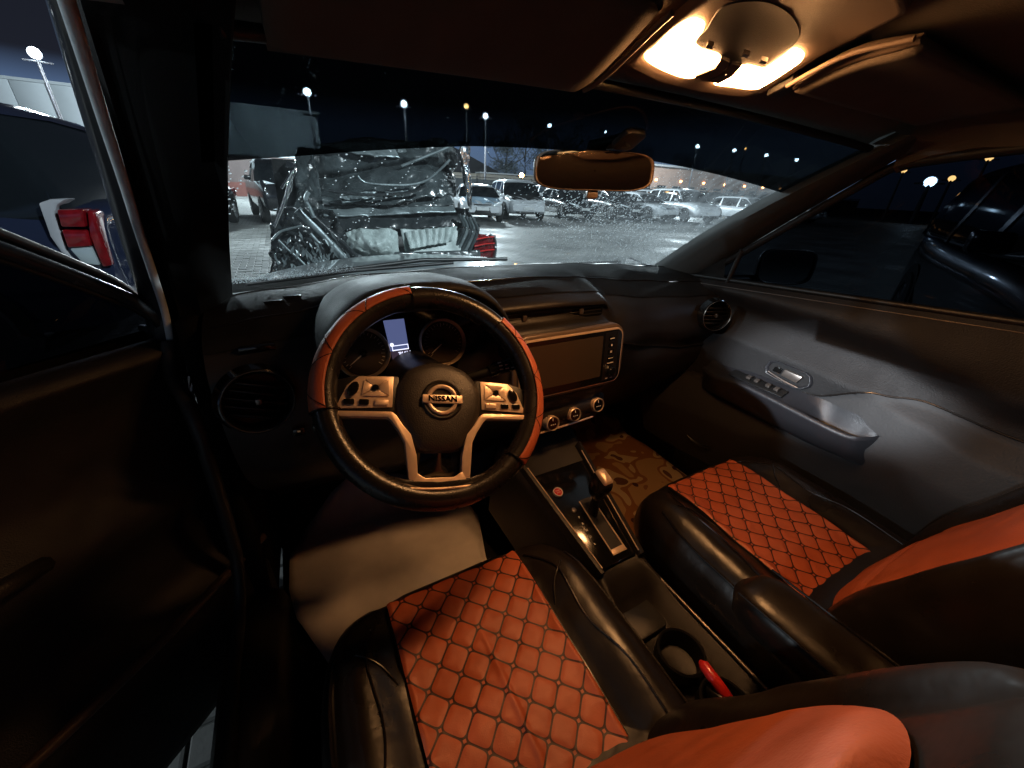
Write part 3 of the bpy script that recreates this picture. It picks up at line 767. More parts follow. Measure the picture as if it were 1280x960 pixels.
# ================================================================== SEATS
def seat(xc, label, name, ridge, b0, bol, fy, lean):
    s_ = thing(name, label, 'car seat', (xc, -.28, .25), group='front seats of the crossover')
    def hw(y):                                   # half width of the cushion at y
        t = max(0, min(1, (.012-y)/.26))
        return .115+.155*(1-(1-t)**2.4)**(1/2.4)
    def top(x, y):
        d = abs(x-xc)
        z = .572+.010*math.exp(-((y+.10)/.10)**2)-.018*max(0, -y-.30)/.2
        z += .030*math.exp(-((d-.205)/.050)**2)*min(1, max(0, (-.02-y)/.12))
        z -= .010*math.exp(-((d-.142)/.010)**2)
        z -= .085*max(0, (y+.055)/.075)**2 if y > -.055 else 0
        return z
    # outline of the cushion
    out = []
    ys = [.02-.54*i/40 for i in range(41)]
    for y in ys: out.append((xc+hw(y), y))
    for y in ys[::-1]: out.append((xc-hw(y), y))
    rows = []
    for s in [.02, .1, .2, .3, .4, .5, .58, .66, .72, .77, .81, .85, .88, .91, .94, .965, .985, 1.0]:
        r = []
        for (x, y) in out:
            px = xc+(x-xc)*s; py = -.25+(y+.25)*s
            d = (1-s)*.27; R_ = .05
            dz = R_*(1-math.sqrt(max(0, 1-(1-d/R_)**2))) if d < R_ else 0
            wr = .0022*noise.noise(Vector((px*14, py*14, 3+xc)))+.0012*noise.noise(Vector((px*40, py*30, 9)))
            r.append(Vector((px, py, top(px, py)-dz+wr)))
        rows.append(r)
    for k, (dz, g_) in enumerate(((.02, 1.004), (.06, 1.01), (.11, 1.0), (.17, .97))):
        rows.append([Vector((xc+(x-xc)*g_, -.25+(y+.25)*g_, rows[17][i].z*(1-(k+1)/5)+.40*(k+1)/5-0*dz)) for i, (x, y) in enumerate(out)])
    cu = loft('seat_cushion', rows, LEATH, s_, closed=True)
    # quilted centre
    nx, ny = 108, 180
    ilen = .445 if ridge else .475
    rws, uvs = [], []
    cell = .0385
    for j in range(ny+1):
        y = -.044-ilen*j/ny; r = []
        for i in range(nx+1):
            x = xc-.136+.272*i/nx
            a = ((x-xc)+(y+.05))/math.sqrt(2)/cell; b = ((x-xc)-(y+.05))/math.sqrt(2)/cell
            ex = .5-abs(a-math.floor(a)-.5); ey = .5-abs(b-math.floor(b)-.5); dm = min(ex, ey)
            puff = .0020*(1-math.exp(-(dm/.13)**1.3))
            if ex+ey < .16: puff *= .5
            e = min(1, (.136-abs(x-xc))/.006); ej = min(1, (y+.044+ilen)/.01)
            z = top(x, y)+.0125*math.exp(-((abs(x-xc)-.142)/.012)**2)+.0035*max(0, min(e, ej))+puff*max(0, min(e, ej))
            z += .0028*noise.noise(Vector((x*11, y*11, 5+xc)))+.0011*noise.noise(Vector((x*42, y*34, 2+xc)))
            if ridge and -.43 < y < -.15:
                xr = xc+.005+.07*(y+.30)*-.25; z += .0034*math.exp(-((x-xr)/.005)**2)*math.sin(PI*(-.15-y)/.28)
            r.append(Vector((x, y, z))); uvs.append((a, b))
        rws.append(r)
    ins = loft('quilted_insert', rws, QUILT, s_, uv=uvs)
    for sd in (-1, 1):
        tube('insert_piping', [Vector((xc+sd*.1375, -.05-.43*i/40, top(xc+sd*.1375, -.05-.43*i/40)+.006)) for i in range(41)], .0022, PIPE, s_, n=6)
    # piping round the cushion edge and cover seams over the bolsters
    q = []
    for (x, y) in out[:81]:
        px = xc+(x-xc)*.925; py = -.25+(y+.25)*.925
        q.append(Vector((px, py, top(px, py)-.009+.002)))
    tube('edge_piping', q[8:40], .0030, PIPE, s_, n=6); tube('edge_piping', q[42:73], .0030, PIPE, s_, n=6)
    for sd in (-1, 1):
        c = catmull([(xc+sd*.15, -.06, 0), (xc+sd*.185, -.13, 0), (xc+sd*.18, -.24, 0), (xc+sd*.20, -.34, 0), (xc+sd*.195, -.47, 0)], 40)
        tube('bolster_seam', [Vector((p.x, p.y, top(p.x, p.y)+.0016)) for p in c], .0018, PIPE, s_, n=6)
        c = catmull([(xc+sd*.142, -.20, 0), (xc+sd*.165, -.155, 0), (xc+sd*.20, -.125, 0)], 14)
        tube('bolster_seam', [Vector((p.x, p.y, top(p.x, p.y)+.0016)) for p in c], .0016, PIPE, s_, n=6)
    # backrest
    L = math.radians(lean); f0 = Vector((xc, fy, .50)); up = Vector((0, -math.sin(L), math.cos(L))); nn = Vector((0, math.cos(L), math.sin(L)))
    def bh(b): return .235*(1-.22*max(0, (b-.25)/.4)**2)*(1-(max(0, (b-.50)/.14))**3*.6)
    def dep(a, b):
        d = abs(a)
        g0 = max(0, min(1, (b-.06)/.20)); g0 = g0*g0*(3-2*g0)
        return (.018+.040*bol*g0)*math.exp(-((d-.195)/.05)**2)*(1-.6*max(0, (b-.35)/.3))-.008*math.exp(-((d-.142)/.012)**2)+.012*math.exp(-((b-.16)/.1)**2)
    rows = []
    for j in range(45):
        b = -.02+.66*j/44; H = bh(b); rw = []
        for i in range(49):
            t = -1+2*i/48; a = H*t*1.0
            edge_ = .055*(1-math.sqrt(max(0, 1-max(0, (abs(t)-.78)/.22)**2)))
            te = .05*(1-math.sqrt(max(0, 1-max(0, (b-.58)/.06)**2)))
            w_ = .0018*noise.noise(Vector((a*13, b*13, 7+xc)))
            rw.append(f0+Vector((a, 0, 0))+up*b+nn*(dep(a, b)-edge_-te+w_))
        back = [f0+Vector((H*1.04*k, 0, 0))+up*b-nn*dd for k, dd in ((1.0, .09), (.9, .13), (.3, .14), (-.3, .14), (-.9, .13), (-1.0, .09))]
        rows.append(rw+back)
    vs, fs = skin(rows, closed_u=True, cap=True)
    mesh('backrest', vs, fs, LEATH, s_)
    rows = []
    for j in range(61):
        b = b0+((.56 if b0 > .1 else .50)-b0)*j/60; tt = j/60; W = (.136+.012*math.sin(PI*tt))*(1-max(0, (tt-.60)/.40)**3.2)**.45*((1-max(0, (.22-tt)/.22)**3)**.4 if b0 > .1 else 1)+.001; rw = []
        for i in range(31):
            t = -1+2*i/30; a = W*t
            pf = .022*max(0, 1-abs(t)**4)+.006*math.exp(-((abs(a)-.142)/.012)**2)+.004
            fold = -.010*math.exp(-((b-.165-.02*t)/.010)**2)
            rw.append(f0+Vector((a, 0, 0))+up*b+nn*(dep(a, b)+pf+fold+.003*noise.noise(Vector((a*12, b*14, xc)))))
        rows.append(rw)
    loft('backrest_insert', rows, ORANGE, s_)
    for b in (.10, .30):
        tube('back_seam', [f0+Vector((sd_*.14, 0, 0))+up*b+nn*(dep(.14, b)+.002) for sd_ in (-1, 1)], .001, PIPE, s_)
    # headrest on two posts
    hc = f0+up*.785-nn*.02
    rows = []
    for j in range(13):
        th = PI*j/12; rows.append([hc+Vector((.125*math.copysign(abs(math.cos(2*PI*k/24))**.7, math.cos(2*PI*k/24))*math.sin(th)**.5, 0, 0))+nn*(.05*math.sin(2*PI*k/24)*math.sin(th)**.6+.02)-up*.085*math.cos(th) for k in range(24)])
    loft('headrest', rows, LEATH, s_, closed=True)
    for sd in (-1, 1): tube('headrest_post', [f0+Vector((sd*.05, 0, 0))+up*.62-nn*.02, f0+Vector((sd*.05, 0, 0))+up*.70-nn*.01], .006, CHROME, s_)
    # base under the cushion, rails
    g = Geo(); g.box((xc, -.28, .345), (.44, .44, .10)); g.build('seat_base', PLASTD, s_, bevel=.02)
    for sd in (-1, 1):
        g = Geo(); g.box((xc+sd*.19, -.28, .268), (.04, .56, .03)); g.build('seat_rail', SATD, s_, bevel=.004)
    return s_, top
dseat, dtop = seat(-.375, 'driver seat in black leather with quilted orange centre panel, behind the steering wheel', 'driver_seat', True, .15, 0., -.405, 18)
pseat, ptop = seat(.375, 'passenger seat in black leather with quilted orange centre panel, beside the far door', 'passenger_seat', False, -.01, .5, -.428, 21)

# fold-down arm rest fixed between the seats
ar = thing('arm_rest', 'padded brown-black leather arm rest lying between the two front seats', 'armrest', (.035, -.48, .62))
rows = []
for j in range(25):
    t = j/24; y = -.352-.42*t
    e = (1-max(0, 1-t/.14)**2)**.5 if t < .14 else 1
    W = .052*(.25+.75*e); H = .040*(.2+.8*e)
    rows.append([Vector((.040+W*math.copysign(abs(math.cos(2*PI*k/28))**.65, math.cos(2*PI*k/28)), y, .682+.012*t+H*math.copysign(abs(math.sin(2*PI*k/28))**.65, math.sin(2*PI*k/28)))) for k in range(28)])
vs, fs = skin(rows, closed_u=True, cap=True); mesh('arm_pad', vs, fs, LEATH, ar)
for sx_ in (-.0505, .0505):
    tube('arm_piping', [Vector((.040+sx_*.93, -.372-.40*i/20, .714+.012*i/20)) for i in range(21)], .002, PIPE, ar, n=6)
g = Geo(); g.box((-.02, -.60, .66), (.03, .08, .06)); g.build('arm_hinge', PLASTD, ar, bevel=.008)

# rear bench (seen only in the mirror)
rb = thing('rear_bench', 'dark rear bench seat behind the front seats', 'car seat', (0, -1.45, .3))
rows = [[Vector((x, -1.18-.02*math.cos(3*x), .40)) for x in [-.66+1.32*i/20 for i in range(21)]]]
prof = [(-1.16, .45), (-1.17, .53), (-1.22, .56), (-1.40, .565), (-1.60, .54), (-1.66, .56), (-1.70, .65), (-1.78, .90), (-1.84, 1.08), (-1.88, 1.10), (-1.92, 1.06)]
rows += [[Vector((x, y, z+.012*math.cos(9*x))) for x in [-.66+1.32*i/20 for i in range(21)]] for y, z in prof]
loft('bench_cover', rows, LEATH, rb)

# ================================================================== CENTRE CONSOLE
con = thing('centre_console', 'black centre console with gear selector, start button and cup holders between the seats', 'console', (0, -.2, .25))
rows = []
for i in range(41):
    t = i/40; y = .26-.98*t
    if y > -.12: zt = .515+(y+.12)*.315; hwid = .060+(y+.12)*.155
    else:
        zt = .515-.035*min(1, (-.12-y)/.12); hwid = .060+.012*min(1, (-.12-y)/.1)
    tr_ = max(0, min(1, (-.17-y)/.015))
    rows.append([Vector((s*(hwid+a), y, zt+b)) for s, a, b in ((-1, .035, -.24), (-1, .025, -.10), (-1, .016, -.03), (-1, .006, -.004), (-1, -.004, .0), (-1, -.014, -.005-.055*tr_), (0, -hwid, -.004-.055*tr_), (1, -.014, -.005-.055*tr_), (1, -.004, .0), (1, .006, -.004), (1, .016, -.03), (1, .025, -.10), (1, .035, -.24))])
loft('console_shell', rows, PLAST, con)
th = math.atan(.315); fn = Vector((0, -math.sin(th), math.cos(th)))
fg = lambda x, y, h: Vector((x, -.12+y*math.cos(th), .515+y*math.sin(th)))+fn*h       # y runs up the slope
prism('selector_panel', [(-.052, -.012), (.052, -.012), (.060, .03), (.088, .265), (-.088, .265), (-.060, .03)], .0, .006, GLOSSB, con, fg, bevel=.003)
for s in (-1, 1):
    o = loft('console_rail', [[fg(s*x+s*(y_+.015)*.118, y_, h) for x, h in ((.054, -.004), (.055, .012), (.060, .017), (.067, .015), (.071, .004), (.072, -.02))] for y_ in [-.02+.34*i/16 for i in range(17)]], PLAST, con, sharp=50)
    tube('rail_trim', [fg(s*(.0555+(y_+.015)*.118), y_, .0135) for y_ in [-.01+.30*i/12 for i in range(13)]], .0016, SATIN, con, n=6)
# gate
gc = .012
prism('gate_well', rrect(.036, .145, .006, 3, cx=gc, cy=.085), .0055, .0068, PLAST, con, fg)
g = Geo()
for x0 in (gc-.0195, gc+.0195): g.tube([fg(x0, .012, .008), fg(x0, .155, .008)], .0018, 6)
g.build('gate_trim', SATIN, con)
prism('gate_end', [(gc-.0215, .004), (gc+.0215, .004), (gc+.019, .018), (gc-.019, .018)], .006, .010, SATIN, con, fg, bevel=.001)
for k, ch in enumerate('PRNDL'):
    text('gear_letter', ch, .0075, WHITEP, con, lambda x, y, h, k=k: fg(x-.032-k*.0006, y+.118-k*.018, h+.0066), bold=.0002)
lathe('gate_lock', [(0, .0095), (.006, .009), (.007, .006)], SATD, con, lambda x, y, h: fg(x-.034, y+.14, h), 18)
lev = tube('selector_lever', [fg(gc, .118, .0), fg(gc, .128, .045), fg(gc-.002, .135, .075)], [.014, .010, .010], RUBBER, con, n=14)
rows = []
kf = lambda x, y, h: fg(gc-.003+x*.80, .137+y*.92, .075+h)
for s, h in ((.6, -.02), (.9, -.005), (1.05, .02), (1.1, .042), (1.0, .055), (.8, .061), (.4, .064), (.02, .0645)):
    rows.append([kf(.0165*s*math.copysign(abs(math.cos(2*PI*k/24))**.45, math.cos(2*PI*k/24)), .027*s*math.copysign(abs(math.sin(2*PI*k/24))**.45, math.sin(2*PI*k/24)), h) for k in range(24)])
kn = loft('selector_knob', rows, LEATHW, con, closed=True)
loft('knob_cap', [[kf(.0165*s*math.copysign(abs(math.cos(2*PI*k/20))**.35, math.cos(2*PI*k/20)), .024*s*math.copysign(abs(math.sin(2*PI*k/20))**.35, math.sin(2*PI*k/20))+.002, h) for k in range(20)] for s, h in ((1.0, .056), (.96, .063), (.7, .067), (.02, .068))], SATIN, kn, closed=True)
# start button
fb = lambda x, y, h: fg(x-.048, y+.198, h+.006)
sb = lathe('start_button', [(0, .006), (.0095, .006), (.0105, .005)], RED, con, fb, 28)
lathe('start_ring', [(.0105, .004), (.0110, .0065), (.0128, .0065), (.0135, .0)], WHITEP, sb, fb, 32)
text('start_print', 'START', .0048, WHITEP, sb, lambda x, y, h: fb(x, y+.0028, h+.0062)); text('start_print', 'STOP', .0048, WHITEP, sb, lambda x, y, h: fb(x, y-.0030, h+.0062))
# tray and cup holders behind
g = Geo()
prism('coin_tray', rrect(.085, .075, .012, 4, cx=-.0, cy=-.225), .426, .436, PLASTD, con, bevel=.001)
for cyy, r_ in ((-.325, .042), (-.425, .040)):
    lathe('cup_holder', [(r_+.006, .430), (r_+.006, .464), (r_+.003, .467), (r_, .464), (r_-.004, .40), (0, .399)], PLASTD, con, lambda x, y, h, cyy=cyy: Vector((x, y+cyy, h+.002)), 32)
tube('console_edge', [Vector((.074, -.14-.36*i/20, .486)) for i in range(21)], .004, SATD, con, n=8)
g = Geo(); g.box((0, -.60, .50), (.15, .22, .06)); g.build('console_box', PLASTD, con, bevel=.015, seg=3)

# seat belt buckle with red button
bk = thing('belt_buckle', 'red-topped seat belt buckle standing beside the driver seat by the cup holders', 'buckle', (-.085, -.47, .45))
g = Geo(); R3 = Matrix.Rotation(math.radians(-28), 3, 'X')
g.box((-.088, -.452, .560), (.026, .030, .11), R3); g.build('buckle_body', PLASTD, bk, bevel=.005)
p0 = Vector((-.088, -.425, .606))
vs, fs = tube_geo([p0+Vector((0, .034, .012)), p0+Vector((0, .028, .014)), p0+Vector((0, 0, .008)), p0+Vector((0, -.028, 0))], [.004, .0085, .0095, .009], 14)
mesh('buckle_button', vs, fs, RED, bk)
bk['label'] = 'seat belt buckle with red button beside the driver seat near the cup holders'

# ================================================================== REAR VIEW MIRROR
mc = Vector((0.0, .135, 1.324))
mir = thing('rear_view_mirror', 'brown-lit interior mirror hanging at the middle of the windscreen', 'mirror', mc)
mn = Vector((-.385, -.91, .135)).normalized()
upm = Vector((-.02, 0, 1))
fm = frame(mc, mn, upm)
mo = [(.118*math.copysign(abs(math.cos(2*PI*k/48))**.42, math.cos(2*PI*k/48)), .034*math.copysign(abs(math.sin(2*PI*k/48))**.55, math.sin(2*PI*k/48))*(1+.10*math.cos(2*PI*k/48)*-1*0)) for k in range(48)]
SHELL = mat('mirror_shell', (.10, .062, .042), .38, bump=.15, bs=800, rvar=.05)
rows = [[fm(x*s, y*s, h) for x, y in mo] for s, h in ((.02, -.034), (.5, -.032), (.85, -.024), (1.0, -.006), (1.02, .001), (1.01, .0045), (.975, .0045), (.955, .001))]
loft('mirror_shell', rows, SHELL, mir, closed=True)
loft('mirror_glass', [[fm(x*s, y*s, .0018) for x, y in mo] for s in (.965, .02)], MIRR, mir, closed=True)
prism('mirror_sensor', rrect(.022, .016, .004, 3, cx=.0, cy=-.040), -.014, -.001, SHELL, mir, fm, bevel=.002)
mt = ws(.045, .86, -.008)
tube('mirror_stem', [mc+Vector((0, .03, .0)), mc+Vector((.012, .032, .045)), mt], [.010, .011, .013], PLASTD, mir, n=12)
prism('mirror_mount', rrect(.05, .05, .012, 3), -.006, .006, PLASTD, mir, frame(mt, (0, -.49, -.87)), bevel=.003)

# ================================================================== OVERHEAD LAMP, VISORS
def cf(x, y, dz=0): return Vector((x, y, ceil_z(x, y)-dz))
oh = thing('overhead_lamp', 'overhead console with two lit orange map lamps in the roof lining', 'lamp', (0.01, -.08, 1.44))
def patch(name, poly, d0, d1, mt, par, n=60, soft=.0):
    cx = sum(p[0] for p in poly)/len(poly); cy_ = sum(p[1] for p in poly)/len(poly)
    rim = resample([Vector((x, y, 0)) for x, y in poly]+[Vector((*poly[0], 0))], n+1)[:-1]
    rows = [[cf(p.x, p.y, d0) for p in rim]]
    for s_ in (1., .985, .93, .8, .6, .4, .2, .01):
        k = d1-(.002 if s_ == 1. else 0)
        rows.append([cf(cx+(p.x-cx)*s_, cy_+(p.y-cy_)*s_, k) for p in rim])
    return loft(name, rows, mt, par, closed=True, sharp=50)
def cprism(name, poly, d0, d1, mt, par, bevel=0): return patch(name, [(x+.008, y-.018) for x, y in poly], d0, d1, mt, par)
HOUS = mat('lamp_housing', (.14, .10, .075), .6, bump=.2, bs=800, var=.06)
cprism('lamp_housing', [(-.135, -.042), (-.06, -.026), (.03, -.024), (.12, -.034), (.145, -.05), (.13, -.17), (.09, -.235), (.0, -.26), (-.085, -.235), (-.125, -.17)], .0, .012, HOUS, oh, .006)
LIDM = mat('lamp_console_dark', (.020, .015, .012), .6, bump=.2, bs=700)
def roof_at(u, v, dz):
    z = 1.44
    for _ in range(12):
        p = at(u, v, z=z); z = .5*z+.5*(ceil_z(p.x, p.y)-dz)
    return (p.x, p.y)
def rprism(name, px_, d0, d1, mt, par, bevel=0): 
    P = [Vector((*roof_at(u, v, d1), 0)) for u, v in px_]
    if len(P) > 6:
        Q = catmull(P[-2:]+P+P[:3], (len(P)+4)*8+1)[16:-16]
        P = Q[:-1]
    return patch(name, [(p.x, p.y) for p in P], d0, d1, mt, par, 110)
lens1 = rprism('lamp_lens', [(806, 74), (818, 62), (838, 42), (858, 29), (870, 27), (880, 35), (868, 58), (899, 70), (893, 84), (864, 98), (835, 91)], .012, .0150, LENS, oh)
lens2 = rprism('lamp_lens', [(892, 104), (915, 109), (940, 112), (956, 107), (1000, 78), (1000, 66), (986, 66), (964, 87), (938, 83), (929, 84)], .012, .0150, LENS, oh)
rprism('console_lid', [(883, 36), (871, 57), (918, 79), (962, 85), (986, 64), (1000, 44), (988, 18), (955, 2), (905, 8)], -.002, .0135, LIDM, oh, .002)
rprism('lamp_switch', [(868, 96), (896, 85), (901, 73), (912, 78), (902, 92), (880, 102)], .012, .017, HOUS, oh, .001)
rprism('lamp_switch', [(885, 102), (905, 93), (914, 80), (927, 83), (915, 96), (898, 105)], .012, .017, HOUS, oh, .001)
for u, v in ((886, 61), (931, 72), (953, 80)):
    rprism('roof_switch', [(u-4, v-1), (u+4, v+1), (u+6, v-3), (u-2, v-5)], .0145, .019, SATD, oh, .001)

def visor(s, lab, y0, y1):
    v = thing('sun_visor', lab, 'sun visor', (s*.35, (y0+y1)/2, 1.44), group='sun visors')
    rows = []
    for j in range(15):
        t = j/14; y = y0+(y1-y0)*t
        th_ = .007+.006*math.sin(PI*t)**.5
        rows.append([cf(s*x, y-.04*((x-.17)/.4)**2, .013+th_*(1 if k == 0 else 1)) for k, x in enumerate([.175+.36*i/16 for i in range(17)])])
    o = loft('visor_panel', rows, HEADL, v); thick(o, .012)
    # rounded inner end with its rod
    pill = [(y0-.006, .0), (y0-.02, .009), (y1+.02, .009), (y1+.006, .0), (y1+.02, -.009), (y0-.02, -.009)]
    rows = []
    for j in range(21):
        t = j/20; y = y0+(y1-y0)*t; r_ = .0095*math.sin(PI*min(max(t, .04), .96))**.25
        c = cf(s*.172, y, .018)
        rows.append([c+Vector((s*-r_*.9*math.cos(2*PI*k/12), 0, r_*math.sin(2*PI*k/12))) for k in range(12)])
    loft('visor_end', rows, HOUS, v, closed=True)
    tube('visor_rod', [cf(s*.152, y0+(y1-y0)*i/12, .022) for i in range(13)], .0035, HOUS, v, n=8)
    prism('visor_clip', [(s*.150, y0+.028), (s*.185, y0+.028), (s*.180, y0-.004), (s*.155, y0-.004)], 0, .02, PLAST, v, lambda x, y, h: cf(x, y, h), .003)
visor(1, 'folded-up sun visor on the passenger side, right of the lit roof lamps', -.105, -.245)
visor(-1, 'folded-up sun visor on the driver side, left of the lit roof lamps', -.010, -.150)
gh = thing('grab_handle', 'folded grab handle on the roof rail over the passenger window', 'handle', (.57, -.5, 1.38))
tube('grab_bar', [(.575, -.42, 1.425), (.565, -.44, 1.40), (.565, -.52, 1.388), (.565, -.60, 1.40), (.575, -.62, 1.425)], .009, HOUS, gh, sm=20)

# ================================================================== PASSENGER DOOR
pd = thing('passenger_door', 'closed passenger door with grey-lit armrest, handle and swooping trim', 'car door', (.72, -.2, .3))
def belt(y): return 1.058-.070*y
def interp(pts, y):
    pts = sorted(pts)
    if y <= pts[0][0]: return pts[0][1]
    for (a, va), (b, vb) in zip(pts, pts[1:]):
        if y <= b:
            f = (y-a)/(b-a); f = f*f*(3-2*f); return va+(vb-va)*f
    return pts[-1][1]
crease1 = [(-1.1, .90), (-.45, .944), (-.336, .973), (-.206, 1.000), (-.039, 1.012), (.15, 1.02), (.42, 1.02)]     # lower edge of the warm-lit top roll
crease2 = [(-1.1, .80), (-.458, .866), (-.318, .880), (-.243, .866), (-.10, .800), (.05, .74), (.4, .70)]              # top of the padded vinyl field
crease3 = [(-1.1, .50), (-.5, .56), (-.36, .64), (-.28, .70), (-.1, .72), (.2, .74), (.46, .72)]
def door_x(y, z):
    zb = belt(y); c1 = min(interp(crease1, y), zb-.02); c2 = interp(crease2, y)
    if z > c1:   # top roll
        t = (zb-z)/(zb-c1); return .708-.034*math.sin(min(1, t*1.1)*PI*.5)
    t = c1-z
    x = .674+.042*(1-math.exp(-(t/.040)**1.6))                      # undercut below the roll
    mid = (c1+c2)/2
    if z < c1: x -= .042*max(0, min(1, (c1-.05-z)/(.09)))**1.3
    if z < c2:
        d = c2-z; x += .007*(1-math.exp(-(d/.006)**2)); x -= .030*math.sin(min(1, d/.17)*PI*.5); x += .07*max(0, (d-.15)/.2)**1.2
    return x
ys = [.46-1.30*i/110 for i in range(111)]
rows = []
for j in range(86):
    t = j/85
    rows.append([Vector((door_x(y, belt(y)-t*(belt(y)-.30)), y, belt(y)-t*(belt(y)-.30))) for y in ys])
# split rows by height into three materials through face indices
vs, fs = skin(rows)
fm_ = []
for f in fs:
    c = sum((Vector(vs[i]) for i in f), Vector())/4
    c1 = interp(crease1, c.y); c2 = interp(crease2, c.y)
    mid = .875+.16*max(-.35, min(0, c.y+.05))*-.35
    fm_.append(0 if c.z > c2 else 2)
mesh('door_trim', vs, fs, DOORU, pd, mats=[DOORB, DOORV, PLASTD], fmat=fm_, sharp=60)
tube('belt_seal', [Vector((.712, y, belt(y)+.006)) for y in [.40-1.25*i/30 for i in range(31)]], .008, PLASTD, pd)
tube('trim_line', [Vector((door_x(y, belt(y)-.012)-.001, y, belt(y)-.012)) for y in [.44-1.2*i/40 for i in range(41)]], .0012, SATD, pd, n=6)
tube('vinyl_seam', [Vector((door_x(y, interp(crease2, y)+.001)-.001, y, interp(crease2, y)+.001)) for y in [-.08-.75*i/60 for i in range(61)]], .0025, PIPE, pd, n=6)
# inner release in its cup
fr_ = frame((.668, -.035, .835), (-1, 0, .10), (0, -.16, 1))
cup_o = [(-.062, .010), (-.052, .024), (-.040, .028), (.040, .018), (.056, .008), (.058, -.012), (.048, -.026), (-.030, -.024), (-.050, -.016), (-.062, -.002)]
cup_o = [(-x, y) for x, y in cup_o][::-1]
def cs(k, h): return [fr_(x*k, y*k, h) for x, y in cup_o]
loft('release_cup', [cs(1.10, -.004), cs(1.06, .006), cs(1.0, .006), cs(.95, -.006), cs(.85, -.016), cs(.02, -.017)], POD, pd, closed=True)
lv = prism('door_release', [(.040, .014), (-.012, .010), (-.012, -.012), (.034, -.010)], -.010, .003, SATD, pd, fr_, bevel=.003)
prism('lock_tab', [(-.018, .007), (-.040, .002), (-.042, -.014), (-.018, -.012)], -.012, -.001, GLOSSB, pd, fr_, bevel=.002)
tube('cup_lip', [fr_(.045, -.019, .003), fr_(0, -.021, .0045), fr_(-.048, -.019, .003)], .0022, SATD, pd, n=6, sm=12)
# arm rest pod with switch plate and pull cup
top_pts = [(.20, .765, .625), (.136, .764, .60), (.043, .778, .596), (-.106, .771, .596), (-.20, .765, .597), (-.252, .764, .606), (-.272, .768, .624), (-.284, .772, .648), (-.289, .776, .674)]
inner = catmull([(x, y, z) for y, z, x in top_pts], 50)
def wall(p): 
    z = p.z+(.022+.022*max(0, min(1, (-.0-p.y)/.28)))*max(.0, min(1, (p.y+.290)/.06))
    return Vector((door_x(p.y, z)-.002, p.y+(.0), z))
rows = []
rows.append([Vector((door_x(p.y, .67)+.004, p.y, .67)) for p in inner])
rows.append([Vector((p.x*.5+(door_x(p.y, .69))*.5, p.y, .695)) for p in inner])
rows.append([p+Vector((.022, 0, -.040)) for p in inner])
rows.append([p+Vector((.002, 0, -.010)) for p in inner])
rows.append([p+Vector((.000, 0, -.002)) for p in inner])
rows.append([p+Vector((.005, 0, .004)) for p in inner])
rows.append([p+Vector((.012, 0, .003)) for p in inner])
for k in range(1, 7):
    t = k/6; r = []
    for p in inner:
        a = p+Vector((.012, 0, .003)); b = wall(p); q = a.lerp(b, t)
        pull = math.exp(-((p.y+.205)/.062)**4)
        q.z -= (.045*pull+.004)*math.sin(PI*t)**.6
        r.append(q)
    rows.append(r)
loft('arm_rest', rows, POD, pd, sharp=60)
swp = Vector((.628, .0, .7815))
g = Geo(); g.box((.634, .02, .788), (.034, .17, .006), Matrix.Rotation(math.radians(-18), 3, 'Y')); pl = g.build('switch_plate', PLASTD, pd, bevel=.003)
for y_ in (.045, .020, -.015, -.04):
    g = Geo(); g.box((.630, y_, .796), (.014, .013, .008), Matrix.Rotation(math.radians(-18), 3, 'Y')); g.build('window_switch', SATD, pl, bevel=.002)
# speaker and map pocket
fsq = frame((.700, .18, .52), (-1, 0, .05))
lathe('speaker_grille', [(0, .012), (.05, .010), (.072, .004), (.078, .010), (.086, .008), (.09, -.01)], PLASTD, pd, fsq, 40)
tube('map_pocket', [(.66, .05, .42), (.645, -.2, .43), (.655, -.55, .44)], .012, PLAST, pd, sm=20)
# glass, sail corner, frame, and the outside mirror
g_ = []
def wtop(y): return 1.372+.06*(1-math.exp(-max(0, (-.085-y))/.35))-.0
gp = []
for i in range(41):
    y = .36-1.0*i/40
    zt = 1.035+(.375-y)*.733 if y > -.085 else min(wtop(y), 1.43)
    gp.append((y, zt))
rows = [[Vector((.728-(z0+(zt-z0)*j/12-1.03)*.20, y, z0+(zt-z0)*j/12)) for y, zt in gp for z0 in [belt(y)-.01]] for j in range(13)]
loft('side_glass', rows, SIDEG, pd)
tube('glass_run', [Vector((.735-(zt-1.03)*.23, y, zt-.004)) for y, zt in gp], .011, RUBBER, pd)
loft('sail_corner', [[Vector((.720, .40-.13*i/6, 1.02)) for i in range(7)], [Vector((.705, .395-.115*i/6, 1.03+.085*(i/6))) for i in range(7)]], PLASTD, pd)
tube('window_divider', [(.712, .255, 1.03), (.700, .23, 1.145)], .008, RUBBER, pd)
mg = thing('wing_mirror', 'dark wing mirror outside the passenger window', 'mirror', (.90, .22, 1.05))
fwm = frame((.93, .20, 1.088), (-.42, -.9, .05))
wo = [(.098*math.copysign(abs(math.cos(2*PI*k/32))**.5, math.cos(2*PI*k/32)), .056*math.copysign(abs(math.sin(2*PI*k/32))**.5, math.sin(2*PI*k/32))) for k in range(32)]
loft('mirror_housing', [[fwm(x*s, y*s, h) for x, y in wo] for s, h in ((.02, -.075), (.5, -.07), (.85, -.045), (1.02, -.01), (1.04, .003), (.96, .004), (.93, -.003))], BODYIN, mg, closed=True)
loft('mirror_glass', [[fwm(x*s, y*s, -.002) for x, y in wo] for s in (.95, .02)], mat('wing_glass', (.35, .40, .42), .08, metal=1.), mg, closed=True)
tube('mirror_foot', [(.76, .30, 1.03), (.86, .25, 1.04)], [.022, .016], BODYIN, mg)

